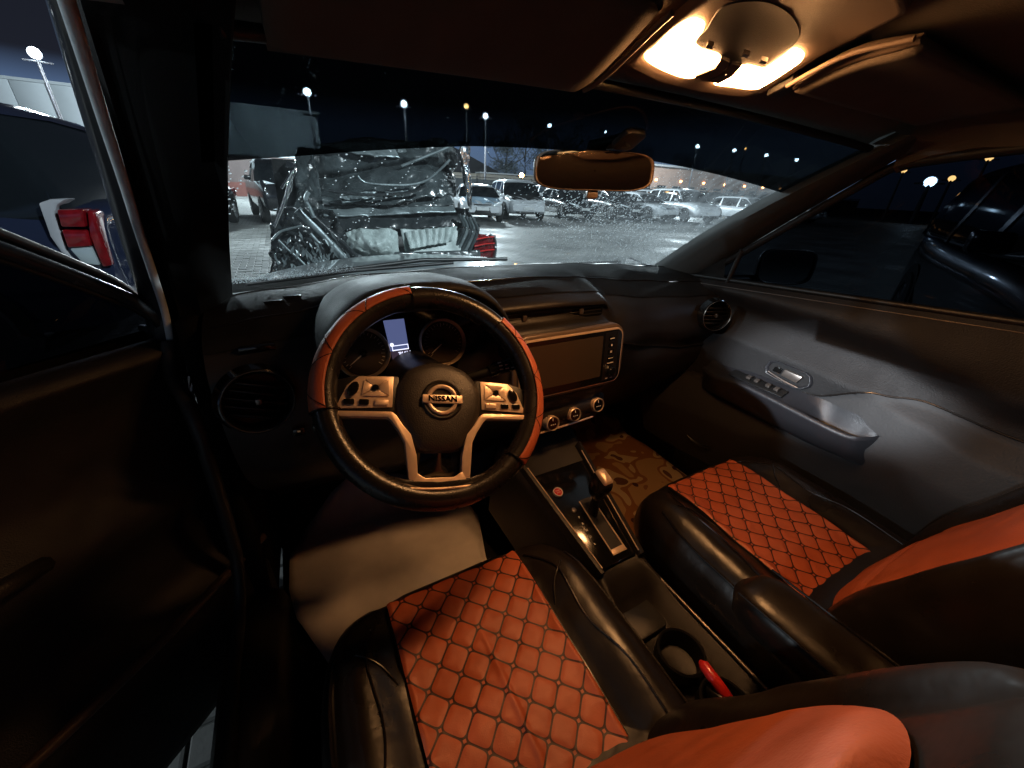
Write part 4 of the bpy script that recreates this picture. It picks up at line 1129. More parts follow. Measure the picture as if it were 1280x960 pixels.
# ================================================================== DRIVER DOOR, standing open
dd = thing('driver_door', 'open driver door, black inside with tinted glass and shiny window frame', 'car door', (-.80, .45, .3))
AO = math.radians(42); du = Vector((-math.sin(AO), -math.cos(AO), 0)); dn = Vector((-math.cos(AO), math.sin(AO), 0))*-1   # dn: towards the cabin
H0 = Vector((-.795, .45, 0))
def dpt(s, z, h=0): return H0+du*s+dn*h+Vector((0, 0, z))
# frame of the window: rises steeply from the hinge
fpts = [(.0, .93, 0), (.006, .985, 0), (.018, 1.035, 0), (.045, 1.085, 0), (.10, 1.135, 0), (.22, 1.225, 0), (.40, 1.345, 0), (.55, 1.41, 0), (.85, 1.44, 0), (1.02, 1.40, 0), (1.06, 1.06, 0)]
fc_ = catmull(fpts, 70)
def fo(dz, h): return [dpt(p.x, p.y+dz, h) for p in fc_]
FRM = mat('door_frame_black', (.035, .038, .042), .25, coat=.5, rvar=.04, vs=40)
tube('window_frame_outer', fo(.010, -.012), .0085, SATD, dd)
tube('window_frame_inner', fo(-.022, .012), .0125, FRM, dd)
rows = [fo(.006, -.012), fo(-.008, .0), fo(-.016, .006)]
loft('frame_web', rows, PLASTD, dd)
tube('frame_seal', fo(-.040, .010), .004, RUBBER, dd)
# dark glass
def ftop(s):
    for a, b in zip(fc_, fc_[1:]):
        if a.x <= s <= b.x and b.x > a.x: return a.y+(b.y-a.y)*(s-a.x)/(b.x-a.x)
    return 1.40
ss = [.012+1.0*i/30 for i in range(31)]
loft('door_glass', [[dpt(s, max(.95, .985)+(ftop(s)-.03-.985)*j/8, 0.0) for s in ss] for j in range(9)], DOORG, dd)
# inner trim: belt roll, panel, arm rest, pocket
def dtrim(s, z):
    zb = .985+.02*s
    t = max(0, (zb-z))
    h = .035+.030*math.exp(-(t/.05)**2)+.05*math.exp(-((z-.70)/.07)**2)*min(1, s/.15)+.085/(1+math.exp((z-.46)/.02))
    return h*min(1, (s+.03)/.08)
rows = [[dpt(s, .992+.02*s, .0) for s in [i*1.04/40 for i in range(41)]]]
for j in range(50):
    z = .985-.80*j/49
    rows.append([dpt(s, z+.02*s, dtrim(s, z)) for s in [i*1.04/40 for i in range(41)]])
rows.append([dpt(s, .17, .0) for s in [i*1.04/40 for i in range(41)]])
DTR = mat('driver_door_trim', (.013, .011, .010), .5, bump=.3, bs=500, vor=True, rvar=.08)
loft('door_trim', rows, DTR, dd)
loft('door_outer_skin', [[dpt(s, z, -.07-.03*math.sin(PI*(z-.25)/.75)) for s in [i*1.06/12 for i in range(13)]] for z in [.16+.83*j/10 for j in range(11)]], BODYIN, dd)
thick(panel('door_edge', [dpt(.0, 1.0, -.08), dpt(.0, 1.0, .02), dpt(.0, .25, .02), dpt(.0, .25, -.08)], BODYIN, dd), .01)
tube('map_pocket', [dpt(.03, .47, .10), dpt(.3, .485, .125), dpt(.62, .50, .125), dpt(.9, .51, .11)], .010, SHELL, dd, sm=24)
tube('pull_handle', [dpt(.35, .75, .09), dpt(.42, .79, .14), dpt(.60, .80, .14), dpt(.68, .76, .09)], .013, DTR, dd, sm=20)
g = Geo(); g.box(dpt(.01, .84, -.03), (.05, .05, .02)); g.box(dpt(-.02, .86, -.03), (.03, .03, .05)); g.build('door_hinge', CHROME, dd, bevel=.004)
g = Geo(); g.tube([Vector((-.768, .36, .93)), Vector((-.772, .355, .90)), Vector((-.774, .36, .87))], .006, 8); g.build('latch_striker', CHROME, car)

# ================================================================== FLOOR MATS
PAPER = mat('brown_paper', (.80, .74, .70), .85, bump=.6, bs=9, var=.14, vs=9, dist=.010)
pm = [at(u, v, z=.272) for u, v in ((363, 692), (385, 662), (420, 640), (455, 628), (520, 632), (592, 640))]
poly = [(-.715, .455), (-.67, .53), (-.58, .60), (-.49, .635), (-.36, .60), (-.16, .50), (-.145, .36), (-.19, .20), (-.24, -.02), (-.30, -.12), (-.52, -.14), (-.62, .02), (-.655, .115), (-.705, .235), (-.722, .34)]
def in_poly(x, y, P):
    c = False; n = len(P)
    for i in range(n):
        x1, y1 = P[i]; x2, y2 = P[(i+1) % n]
        if (y1 > y) != (y2 > y) and x < (x2-x1)*(y-y1)/(y2-y1)+x1: c = not c
    return c
def sheet_on_floor(name, poly, mt, z0, amp, label, cat, n=46, seed=0):
    cx = sum(p[0] for p in poly)/len(poly); cyy = sum(p[1] for p in poly)/len(poly)
    pp = [Vector((x, y, 0)) for x, y in poly]+[Vector((*poly[0], 0))]
    rim = resample(pp, n*3)[:-1]
    rows = []
    for s in [i/14 for i in range(1, 15)]:
        r = []
        for p in rim:
            x = cx+(p.x-cx)*s; y = cyy+(p.y-cyy)*s
            z = z0+amp*(abs(noise.noise(Vector((x*5, y*5, seed))))+.4*abs(noise.noise(Vector((x*13, y*13, seed+4)))))
            if y > .52: z += (y-.52)*.90
            z += amp*1.4*(s**6)*max(0, noise.noise(Vector((x*6, y*6, seed+9))))
            r.append(Vector((x, y, z)))
        rows.append(r)
    vs, fs = skin(rows, closed_u=True)
    fs.append(tuple(range(len(rim)))[::-1])
    o = mesh(name, vs, fs, mt); thick(o, .0012); tag(o, label, cat); return o
sheet_on_floor('paper_mat', poly, PAPER, .270, .020, 'crumpled brown paper sheet lying in the driver footwell under the wheel', 'paper mat', seed=2)
def flower_mat():
    m = bpy.data.materials.new('patterned_mat'); m.use_nodes = True; t = m.node_tree; b = t.nodes['Principled BSDF']; L = t.links.new
    g = t.nodes.new('ShaderNodeNewGeometry')
    mp = t.nodes.new('ShaderNodeMapping'); mp.inputs['Scale'].default_value = (1, 1, .4); L(g.outputs['Position'], mp.inputs[0])
    n = t.nodes.new('ShaderNodeTexNoise'); n.inputs['Scale'].default_value = 9.; n.inputs['Detail'].default_value = 1.2; n.inputs['Distortion'].default_value = .5; L(mp.outputs[0], n.inputs['Vector'])
    r = t.nodes.new('ShaderNodeValToRGB'); r.color_ramp.interpolation = 'CONSTANT'; L(n.outputs['Fac'], r.inputs[0])
    e = r.color_ramp.elements; e[0].color = (.34, .20, .085, 1); e[1].position = .47; e[1].color = (.22, .085, .022, 1)
    x = e.new(.56); x.color = (.40, .28, .15, 1); x = e.new(.64); x.color = (.10, .035, .012, 1)
    v = t.nodes.new('ShaderNodeTexVoronoi'); v.inputs['Scale'].default_value = 20; L(mp.outputs[0], v.inputs['Vector'])
    n2 = t.nodes.new('ShaderNodeTexNoise'); n2.inputs['Scale'].default_value = 5; L(mp.outputs[0], n2.inputs['Vector'])
    a = t.nodes.new('ShaderNodeMath'); a.operation = 'LESS_THAN'; a.inputs[1].default_value = .30; L(v.outputs['Distance'], a.inputs[0])
    c = t.nodes.new('ShaderNodeMath'); c.operation = 'GREATER_THAN'; c.inputs[1].default_value = .54; L(n2.outputs['Fac'], c.inputs[0])
    d = t.nodes.new('ShaderNodeMath'); d.operation = 'MULTIPLY'; L(a.outputs[0], d.inputs[0]); L(c.outputs[0], d.inputs[1])
    mx = t.nodes.new('ShaderNodeMix'); mx.data_type = 'RGBA'; L(d.outputs[0], mx.inputs['Factor']); L(r.outputs[0], mx.inputs['A']); mx.inputs['B'].default_value = (.045, .006, .008, 1)
    L(mx.outputs['Result'], b.inputs['Base Color']); b.inputs['Roughness'].default_value = .8
    return m
FM = flower_mat()
sheet_on_floor('floor_mat', [(.14, .62), (.30, .66), (.55, .66), (.68, .58), (.71, .40), (.70, .10), (.60, .0), (.20, .0), (.12, .2)], FM, .272, .006, 'tan and maroon patterned mat in the passenger footwell', 'floor mat', seed=5)
pb = thing('brake_pedal', 'rubber-faced brake pedal hanging under the dashboard on the driver side', 'pedal', (-.36, .60, .40))
g = Geo(); g.box((-.36, .565, .43), (.085, .014, .055), Matrix.Rotation(math.radians(-35), 3, 'X')); g.build('pedal_pad', RUBBER, pb, bevel=.004)
tube('pedal_arm', [(-.36, .575, .44), (-.36, .62, .58)], .009, SATD, pb)
pb = thing('accelerator_pedal', 'slim accelerator pedal by the tunnel on the driver side', 'pedal', (-.24, .60, .36))
g = Geo(); g.box((-.24, .585, .39), (.045, .012, .12), Matrix.Rotation(math.radians(-35), 3, 'X')); g.build('pedal_pad', RUBBER, pb, bevel=.004)
tube('pedal_arm', [(-.24, .60, .42), (-.24, .66, .56)], .008, SATD, pb)

# ================================================================== THE LOT OUTSIDE
def paver_mat():
    m = bpy.data.materials.new('wet_paving'); m.use_nodes = True; t = m.node_tree; b = t.nodes['Principled BSDF']; L = t.links.new
    g = t.nodes.new('ShaderNodeNewGeometry')
    br = t.nodes.new('ShaderNodeTexBrick'); br.inputs['Scale'].default_value = 1.0
    br.inputs['Brick Width'].default_value = .20; br.inputs['Row Height'].default_value = .10; br.inputs['Mortar Size'].default_value = .008; br.inputs['Mortar Smooth'].default_value = .2
    br.inputs['Color1'].default_value = (.20, .21, .205, 1); br.inputs['Color2'].default_value = (.27, .275, .265, 1); br.inputs['Mortar'].default_value = (.05, .05, .05, 1)
    L(g.outputs['Position'], br.inputs['Vector'])
    n = t.nodes.new('ShaderNodeTexNoise'); n.inputs['Scale'].default_value = .8; n.inputs['Detail'].default_value = 6; L(g.outputs['Position'], n.inputs['Vector'])
    r = t.nodes.new('ShaderNodeMapRange'); r.inputs['From Min'].default_value = .35; r.inputs['From Max'].default_value = .65; r.inputs['To Min'].default_value = .7; r.inputs['To Max'].default_value = 1.15; L(n.outputs['Fac'], r.inputs['Value'])
    s = t.nodes.new('ShaderNodeVectorMath'); s.operation = 'SCALE'; L(br.outputs['Color'], s.inputs[0]); L(r.outputs[0], s.inputs['Scale']); L(s.outputs[0], b.inputs['Base Color'])
    r2 = t.nodes.new('ShaderNodeMapRange'); r2.inputs['From Min'].default_value = .35; r2.inputs['From Max'].default_value = .65; r2.inputs['To Min'].default_value = .42; r2.inputs['To Max'].default_value = .75; L(n.outputs['Fac'], r2.inputs['Value']); L(r2.outputs[0], b.inputs['Roughness'])
    bp = t.nodes.new('ShaderNodeBump'); bp.inputs['Strength'].default_value = .6; bp.inputs['Distance'].default_value = .01; bp.invert = True
    L(br.outputs['Fac'], bp.inputs['Height']); L(bp.outputs[0], b.inputs['Normal'])
    return m
PAVE = paver_mat()
PAVER = mat('paver', (.235, .24, .23), .55, bump=.5, bs=60, var=.22, vs=3.1, rvar=.12, dist=.004)
gr = mesh('ground', [(-260, -160, 0), (260, -160, 0), (260, 420, 0), (-260, 420, 0)], [(0, 1, 2, 3)], PAVE, smooth=False)
gr['kind'] = 'structure'
# real paving stones where the photograph shows single ones
pb_ = Geo(); pb_.box((0, 0, .0), (.192, .092, .06)); pv0 = pb_.build('paver', PAVER, gr, bevel=.006, seg=1)
cells = []
def block(x0, x1, y0, y1):
    r = 0; y = y0
    while y < y1:
        x = x0+(.1 if r % 2 else 0)
        while x < x1: cells.append((x, y)); x += .2
        y += .1; r += 1
block(-1.5, -.85, .0, 1.1); block(-3.0, -.7, 5.6, 9.2); block(-3.3, -.9, 9.2, 14.0)
cells.sort(key=lambda c: (c[0]-CP.x)**2+(c[1]-CP.y)**2)
rest = Geo()
for i, (x, y) in enumerate(cells):
    zz = -.018+random.uniform(-.003, .004); tx, ty = random.uniform(-.012, .012), random.uniform(-.012, .012)
    if i < 300:
        o = pv0 if i == 0 else pv0.copy()
        if i: COL.objects.link(o); o.parent = gr
        o.location = (x, y, zz); o.rotation_euler = (tx, ty, random.uniform(-.01, .01))
    else: rest.box((x, y, zz+.0), (.190, .090, .06), Matrix.Rotation(tx, 3, 'X'))
ro = rest.build('paver_field', PAVER, gr, smooth=False); ro['kind'] = 'stuff'

# ------------------------------------------------------------------ vehicles
WHITEC = mat('white_car_paint', (.62, .65, .68), .3, coat=.7, var=.05, vs=2)
BLACKC = mat('black_car_paint', (.008, .009, .011), .22, coat=1., rvar=.05, vs=4)
NAVYC = mat('navy_car_paint', (.010, .014, .030), .15, coat=1., rvar=.05, vs=3)
BLUEC = mat('pale_blue_paint', (.34, .48, .60), .35, coat=.6, var=.06, vs=3)
CGLASS = mat('car_window', (.006, .008, .010), .05, spec=.35)
TYRE = mat('tyre', (.014, .014, .014), .75, bump=.3, bs=60)
RIMM = mat('wheel_rim', (.45, .46, .48), .3, metal=.8)
LAMPG = mat('headlight_glass', (.70, .76, .80), .12, coat=.6, var=.3, vs=30)
GRIL = mat('grille', (.012, .012, .012), .35)
TAILR = mat('tail_light_red', (.11, .003, .005), .16, coat=.8, var=.3, vs=24)
PLATE = mat('number_plate', (.6, .62, .62), .5)
REFL = mat('clear_reflector', (.30, .36, .38), .12, metal=.3)

def add_wheel(par, x, y, r, wd, side):
    wh = lathe('wheel', [(r*.62, -wd/2), (r*.93, -wd/2), (r, -wd*.36), (r, wd*.36), (r*.93, wd/2), (r*.64, wd/2), (r*.62, wd*.3)], TYRE, par, lambda a, b, h: Vector((x+side*h, y+a, r+b)), 28, True)
    g = Geo()
    rimr = r*.64
    vs, fs = skin([[Vector((x+side*wd*hh, y+rimr*k*math.cos(2*PI*q/24), r+rimr*k*math.sin(2*PI*q/24))) for q in range(24)] for k, hh in ((1, .46), (.93, .40), (.90, .1), (.2, .12))], closed_u=True); g.add(vs, fs)
    for q in range(7):
        a = 2*PI*q/7; c, s_ = math.cos(a), math.sin(a)
        g.tube([Vector((x+side*wd*.34, y+rimr*.1*c, r+rimr*.1*s_)), Vector((x+side*wd*.38, y+rimr*.93*c, r+rimr*.93*s_))], r*.055, 5)
    g.build('rim', RIMM, wh, local=True)

def vehicle(label, loc, rz, paint, L=4.7, W=1.86, H=1.70, style='suv', hood=1.02, group='parked cars in the lot', front=True, name='parked_car', cat='car', detail=True, hoodpaint=None, grille=None, wheel=.35):
    v = thing(name, label, cat, loc, (0, 0, rz), group)
    hl = L/2; hw = W/2
    # body sections along the length, front is +y : y, bottom, shoulder z, half width
    if style == 'sedan': bel = [(-hl, .55, .90, .80), (-hl+.12, .32, .96, .93), (-hl+.8, .25, 1.0, 1), (-.3, .24, .96, 1), (.75, .24, .93, 1), (hl-.8, .25, .86, .98), (hl-.25, .28, .74, .90), (hl, .40, .62, .74)]
    elif style == 'pickup': bel = [(-hl, .55, 1.0, .95), (-hl+.05, .45, 1.08, 1), (-hl+.8, .36, 1.1, 1), (-.3, .34, 1.1, 1), (.85, .34, 1.12, 1), (hl-.7, .35, 1.10, .98), (hl-.12, .40, 1.02, .93), (hl, .55, .92, .86)]
    else: bel = [(-hl, .55, .98, .86), (-hl+.10, .34, 1.06, .95), (-hl+.8, .28, 1.07, 1), (-.3, .26, 1.04, 1), (.80, .26, 1.03, 1), (hl-.8, .27, .97, .98), (hl-.22, .30, .86, .91), (hl, .42, .70, .78)]
    bel = [(a, b, c*H/1.70 if style != 'sedan' else c, d) for a, b, c, d in bel]
    cv = catmull([Vector((a, b, c)) for a, b, c, d in bel], 50); cw = catmull([Vector((a, d, 0)) for a, b, c, d in bel], 50)
    rows = []
    for p, q in zip(cv, cw):
        y, zb, zs, w_ = p.x, p.y, p.z, q.y*hw
        rows.append([Vector((s*w_*k, y, zb+(zs-zb)*t)) for s, k, t in ((-1, .70, 0), (-1, .93, .04), (-1, .985, .18), (-1, 1., .42), (-1, .985, .70), (-1, .955, .90), (-1, .88, .985), (-1, .5, 1.03), (0, .0, 1.04), (1, .5, 1.03), (1, .88, .985), (1, .955, .90), (1, .985, .70), (1, 1., .42), (1, .985, .18), (1, .93, .04), (1, .70, 0))])
    vs, fs = skin(rows, closed_u=True, cap=True)
    body = mesh('body', vs, fs, paint, v, True, sharp=45)
    if hoodpaint:
        hr = []
        for j in range(9):
            t = j/8; y = hl-1.15+1.0*t
            k = min(range(50), key=lambda i: abs(cv[i].x-y)); zs, w_ = cv[k].z, cw[k].y*hw
            hr.append([Vector((w_*.86*s, y, zs+.012+.03*(1-s*s)+.05*math.sin(6*s+4*t)*t)) for s in [-1+2*i/14 for i in range(15)]])
        thick(loft('bonnet', hr, hoodpaint, v, local=True), .02)
    # glasshouse
    if style == 'sedan': gh_ = [(-hl+.75, 0., .80), (-hl+1.35, .80, .72), (-.55, 1., .70), (.15, .97, .70), (.55, .72, .74), (1.12, 0., .84)]
    elif style == 'pickup': gh_ = [(-.75, 0., .86), (-.62, .85, .78), (-.3, 1, .76), (.3, 1., .75), (.62, .80, .77), (1.15, 0., .86)]
    else: gh_ = [(-hl+.12, 0., .88), (-hl+.35, .72, .80), (-hl+.75, .96, .76), (-.3, 1., .75), (.25, .98, .75), (.60, .80, .77), (1.20, 0., .86)]
    cg = catmull([Vector(a) for a in gh_], 36)
    sh = {'sedan': .97, 'pickup': 1.10*H/1.70, 'suv': 1.045*H/1.70}[style]
    rows = []
    for p in cg:
        zt = sh-.03+(H-sh-.01)*max(0, p.y); wt = hw*(.93+(p.z-.93)*max(0, min(1, p.y))); wb = hw*.93
        rows.append([Vector((s*x, p.x, z)) for s, x, z in ((-1, wb, sh-.05), (-1, wb*.985+wt*.015, sh), (-1, wt*1.02, zt-.10*p.y), (-1, wt, zt-.045*p.y), (-1, wt*.85, zt-.008), (0, 0, zt+.01), (1, wt*.85, zt-.008), (1, wt, zt-.045*p.y), (1, wt*1.02, zt-.10*p.y), (1, wb*.985+wt*.015, sh), (1, wb, sh-.05))])
    vs, fs = skin(rows)
    mesh('window', vs, fs, CGLASS, v, True, sharp=60)
    # painted roof and pillars laid over the glass
    def over(i, a, b, off=.012):
        out = []
        for q in range(a, b+1):
            p = rows[i][q]; c = Vector((0, p.y, sh))
            d = (p-c); d.y = 0
            out.append(p+d.normalized()*off)
        return out
    i0 = next(i for i in range(36) if cg[i].y > .80); i1 = max(i for i in range(36) if cg[i].y > .78)
    if style == 'pickup': i0 = next(i for i in range(36) if cg[i].y > .6)
    loft('roof', [over(i, 2, 8) for i in range(i0, i1+1)], paint, v, local=True)
    for a, b in ((2, 3), (7, 8)):
        ia = [over(i, a, b) for i in range(i1, 36)]
        loft('windscreen_pillar', ia, paint, v, local=True)
    ib = {'sedan': (.0, -1.0), 'pickup': (.05, -.55), 'suv': (.05, -1.15)}[style]
    for yy in ib:
        k = min(range(36), key=lambda i: abs(cg[i].x-yy))
        for a, b in ((0, 3), (7, 10)):
            r_ = over(k, a, b, .010); loft('door_pillar', [[p+Vector((0, -.05, 0)) for p in r_], [p+Vector((0, .05, 0)) for p in r_]], paint, v, local=True)
    for sd in (-1, 1):
        for wy in (hl-.92, -hl+.90):
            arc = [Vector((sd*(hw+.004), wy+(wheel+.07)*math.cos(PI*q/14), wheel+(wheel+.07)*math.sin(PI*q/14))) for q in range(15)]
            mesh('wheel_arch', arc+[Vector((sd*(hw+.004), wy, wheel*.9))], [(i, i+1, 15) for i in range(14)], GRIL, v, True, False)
            add_wheel(v, sd*(hw-.09), wy, wheel, .22, sd)
        g = Geo(); g.box((sd*(hw+.10), .78, sh+.06), (.20, .10, .13)); g.build('wing_mirror', paint, v, local=True, bevel=.03)
    if style == 'pickup':
        g = Geo(); g.box((0, -hl+.95, 1.13*H/1.70), (W*.9, 1.7, .01)); g.build('load_cover', GRIL, v, local=True)
    if front:
        zf = bel[-1][2]
        fr2 = lambda x, y, h: Vector((x, hl-.012+h-.16*(abs(x)/hw)**2.2*1.2-.10*max(0, (y-zf*.8)/.3), y))
        for sd in (-1, 1):
            prism('headlight', [(sd*x, zf+z) for x, z in ((.46, .02), (.80, .13), (.82, .20), (.60, .14), (.44, .10))], -.05, .06, LAMPG, v, fr2, local=True, bevel=.01)
            prism('fog_light', rrect(.16, .07, .02, 2, cx=sd*.66, cy=.47), -.02, .055, LAMPG, v, fr2, local=True)
        gp_ = grille or [(-.40, zf+.08), (.40, zf+.08), (.36, zf-.08), (-.36, zf-.08)]
        prism('grille', gp_, -.05, .055, GRIL, v, fr2, local=True, bevel=.01)
        g = Geo()
        for q in range(3):
            z = zf+.05-q*.05; g.tube([fr2(-.37, z, .06), fr2(0, z, .062), fr2(.37, z, .06)], .008, 5)
        g.build('grille_bar', CHROME, v, local=True)
        prism('lower_intake', [(-.60, .44), (.60, .44), (.50, .30), (-.50, .30)], -.03, .05, GRIL, v, fr2, local=True, bevel=.01)
        prism('number_plate', rrect(.50, .11, .01, 2, cy=.53), .05, .075, PLATE, v, fr2, local=True)
    # rear lights
    zr = bel[0][2]
    for sd in (-1, 1):
        prism('tail_light', [(sd*x, zr+z) for x, z in ((.55, -.12), (.86, -.16), (.86, .06), (.60, .04))], -.03, .10, TAILR, v, lambda x, y, h: Vector((x, -hl+.10-h+.10*(abs(x)/hw)**3, y)), local=True, bevel=.01)
    return v

def px(u, z, y): p = at(u, 250, y=y); return (p.x, y, z)
def ground_at(u, v): p = at(u, v, z=0); return p
# dark pick-up facing the camera on the left, seen past the wreck
vehicle('black pickup facing the car, left of the wreck behind the windscreen', (-.35, 16.6, 0), PI+.12, BLACKC, 5.2, 1.95, 1.86, 'pickup', name='parked_pickup', cat='pickup')
vehicle('dark damaged car cut off by the left windscreen edge, beside the black pickup', (-2.9, 13.6, 0), PI-.15, BLACKC, 4.5, 1.8, 1.5, 'sedan')
# row on the far side
vehicle('white sedan with crumpled pale blue bonnet and hourglass grille, right of the wreck', (7.15, 17.0, 0), PI-.30, WHITEC, 4.6, 1.82, 1.45, 'sedan', hoodpaint=BLUEC, grille=[(-.36, .70), (.36, .70), (.26, .52), (.40, .30), (-.40, .30), (-.26, .52)], group='cars in the far row')
vehicle('white estate SUV with dark broken bumper, left of the interior mirror', (9.7, 18.0, 0), PI-.25, WHITEC, 4.7, 1.86, 1.72, 'suv', hoodpaint=GRIL, group='cars in the far row')
vehicle('dark saloon blurred by rain drops, below the left half of the interior mirror', (13.0, 18.6, 0), PI-.1, BLACKC, 4.6, 1.82, 1.48, 'sedan', group='cars in the far row')
vehicle('black car behind the thickest rain streaks, under the mirror sensor', (16.2, 18.4, 0), PI-.1, BLACKC, 4.6, 1.82, 1.50, 'sedan', group='cars in the far row')
vehicle('long white SUV with round fog lamps, right of the interior mirror', (20.6, 17.2, 0), PI-.16, WHITEC, 4.9, 1.9, 1.74, 'suv', group='cars in the far row')
vehicle('white hatchback fading behind the wet right corner of the windscreen', (26.5, 17.0, 0), PI+.0, WHITEC, 4.3, 1.8, 1.50, 'suv', group='cars in the far row')
vehicle('silver car at the far right end of the row by the pillar', (32.0, 17.0, 0), PI+.2, SILVER, 4.4, 1.8, 1.46, 'sedan', group='cars in the far row')
vehicle('white van roof behind the white sedan, second row', (7.4, 24.0, 0), PI+.5, WHITEC, 4.8, 1.9, 1.75, 'suv', group='cars in the second row')
vehicle('pale car in the second row above the long white SUV', (24.5, 24.0, 0), PI+.8, WHITEC, 4.6, 1.85, 1.7, 'suv', group='cars in the second row')
for k, (xx, yy, rr_, pt, lb_, stl) in enumerate(((4.6, 25.5, .1, WHITEC, 'white car roof showing over the wreck in the second row', 'sedan'), (12.2, 24.5, .1, SILVER, 'silver car between white SUV and dark saloon, second row', 'sedan'),
        (16.5, 24.6, .1, WHITEC, 'white SUV half hidden under the interior mirror, second row', 'suv'), (29.5, 23.5, .0, SILVER, 'silver SUV in the second row near the right pillar', 'suv'), (17.9, 17.9, -.1, WHITEC, 'white sedan nose just left of the long white SUV', 'sedan'))):
    vehicle(lb_, (xx, yy, 0), PI-rr_, pt, 4.6, 1.85, 1.7 if stl == 'suv' else 1.46, stl, group='cars in the second row')
# dark car beyond the passenger window
wr_ = vehicle('black damaged car with wet glinting panels outside the passenger window', (4.35, -.35, 0), PI/2+.45, BLACKC, 4.5, 1.9, 1.72, 'suv', name='damaged_car')
# neighbour on the left: tail end towards us
nb = vehicle('dark navy SUV parked on the left, red tail light toward the open door', (-3.9, 4.05, 0), PI/2-.10, NAVYC, 4.9, 1.90, 1.72, 'suv', front=False, name='parked_suv', cat='car')
for zz, y0_, y1_, xx, nm in ((1.61, -1.9, .35, .735, 'roof_glint_rail'), (1.085, -2.1, 1.0, .945, 'window_glint_trim')):  # chrome tubes added for the highlights along roof edge and belt
    tube(nm, [(xx+.03, y0_+(y1_-y0_)*q/16, zz+.035*math.sin(PI*q/16)) for q in range(17)], .014 if nm == 'roof_glint_rail' else .010, CHROME, nb, local=True)
# its big tail light wrapping the near rear corner
def nbp(u, v, y, d=0): p = at(u, v, y=y); return p
TG = mat('tail_surround', (.24, .25, .27), .4, coat=.3)
def lampface(name, pts, mt, y, par, th=.05):
    P = [at(u, v, y=y) for u, v in pts]; n = len(P)
    fr_l = par.matrix_world
    q = [Vector((p.x, p.y+.20*(p.x+1.63)**2, p.z)) for p in P]
    q2 = [p+Vector((0, th, 0)) for p in q]
    inv = Matrix.Rotation(-(PI/2-.10), 4, 'Z') @ Matrix.Translation(-Vector(par.location))
    vs = [inv@p for p in q]+[inv@p for p in q2]
    fs = [tuple(range(n)), tuple(range(n, 2*n))[::-1]]+[(i, (i+1) % n, n+(i+1) % n, n+i) for i in range(n)]
    o = mesh(name, vs, fs, mt, par, True, True, 35)
    bm = bmesh.new(); bm.from_mesh(o.data); bmesh.ops.recalc_face_normals(bm, faces=bm.faces); bm.to_mesh(o.data); bm.free(); bev(o, .010); return o
lampface('lamp_surround', [(47, 254), (62, 249), (82, 249), (72, 256), (68, 268), (82, 313), (100, 334), (86, 330), (62, 296)], TG, 2.90, nb, .16)
tl = lampface('corner_tail_light', [(70, 262), (103, 262), (107, 284), (76, 284)], TAILR, 2.875, nb, .16)
lampface('corner_tail_light', [(76, 287), (108, 288), (114, 308), (84, 310)], TAILR, 2.88, nb, .16)
lampface('reversing_light', [(86, 311), (113, 309), (124, 332), (104, 330)], REFL, 2.88, nb, .16)
lampface('corner_tail_light', [(108, 262), (118, 266), (140, 332), (128, 334), (112, 296)], TAILR, 2.895, nb, .16)

# ------------------------------------------------------------------ the wreck in front
wk = thing('wrecked_car', 'black wreck with crushed rear, boot lid up and torn white trim, straight ahead', 'car', (.35, 4.2, 0))
WRK = mat('wreck_black', (.022, .026, .028), .20, coat=1., bump=.6, bs=7, var=.3, vs=5, rvar=.06, dist=.02)
WRKP = mat('wreck_plastic', (.045, .055, .058), .24, bump=.6, bs=10, var=.4, vs=6, rvar=.1, dist=.02, coat=.5)
WRKW = mat('wreck_white_trim', (.38, .44, .43), .5, bump=.5, bs=14, var=.15, vs=8, dist=.01)
WRKG = mat('wreck_grey_metal', (.22, .26, .27), .35, metal=.5, bump=.4, bs=16, var=.3, vs=9, rvar=.1, dist=.01)
def ridged(p, o=4):
    s, a, f = 0, .5, 1.
    for k in range(o):
        s += a*(1-abs(noise.noise(p*f))*2.2); a *= .52; f *= 2.1
    return s
def crumple(name, quad, amp, mt, freq=3., n=40, m=30, seed=0, extra=None, facet=False, par=wk):
    q = [Vector(p) for p in quad]
    nn_ = (q[1]-q[0]).cross(q[3]-q[0]).normalized()
    if nn_.y > 0: nn_ = -nn_
    rows = []
    for j in range(m+1):
        r = []
        for i in range(n+1):
            u, v = i/n, j/m
            p = q[0].lerp(q[1], u).lerp(q[3].lerp(q[2], u), v)
            d = amp*(ridged(p*freq+Vector((seed, seed*2.1, 0)))-.45)
            w_ = noise.noise(p*2.3+Vector((0, 0, seed)))*amp*.8
            p = p+nn_*d+Vector((w_, 0, w_*.7))*.6
            if extra: p = extra(p, u, v)
            r.append(p)
        rows.append(r)
    o = loft(name, rows, mt, par, sharp=22 if facet else 40)
    return thick(o, .012)
def wp_(u, v, y=3.2): return at(u, v, y=y)
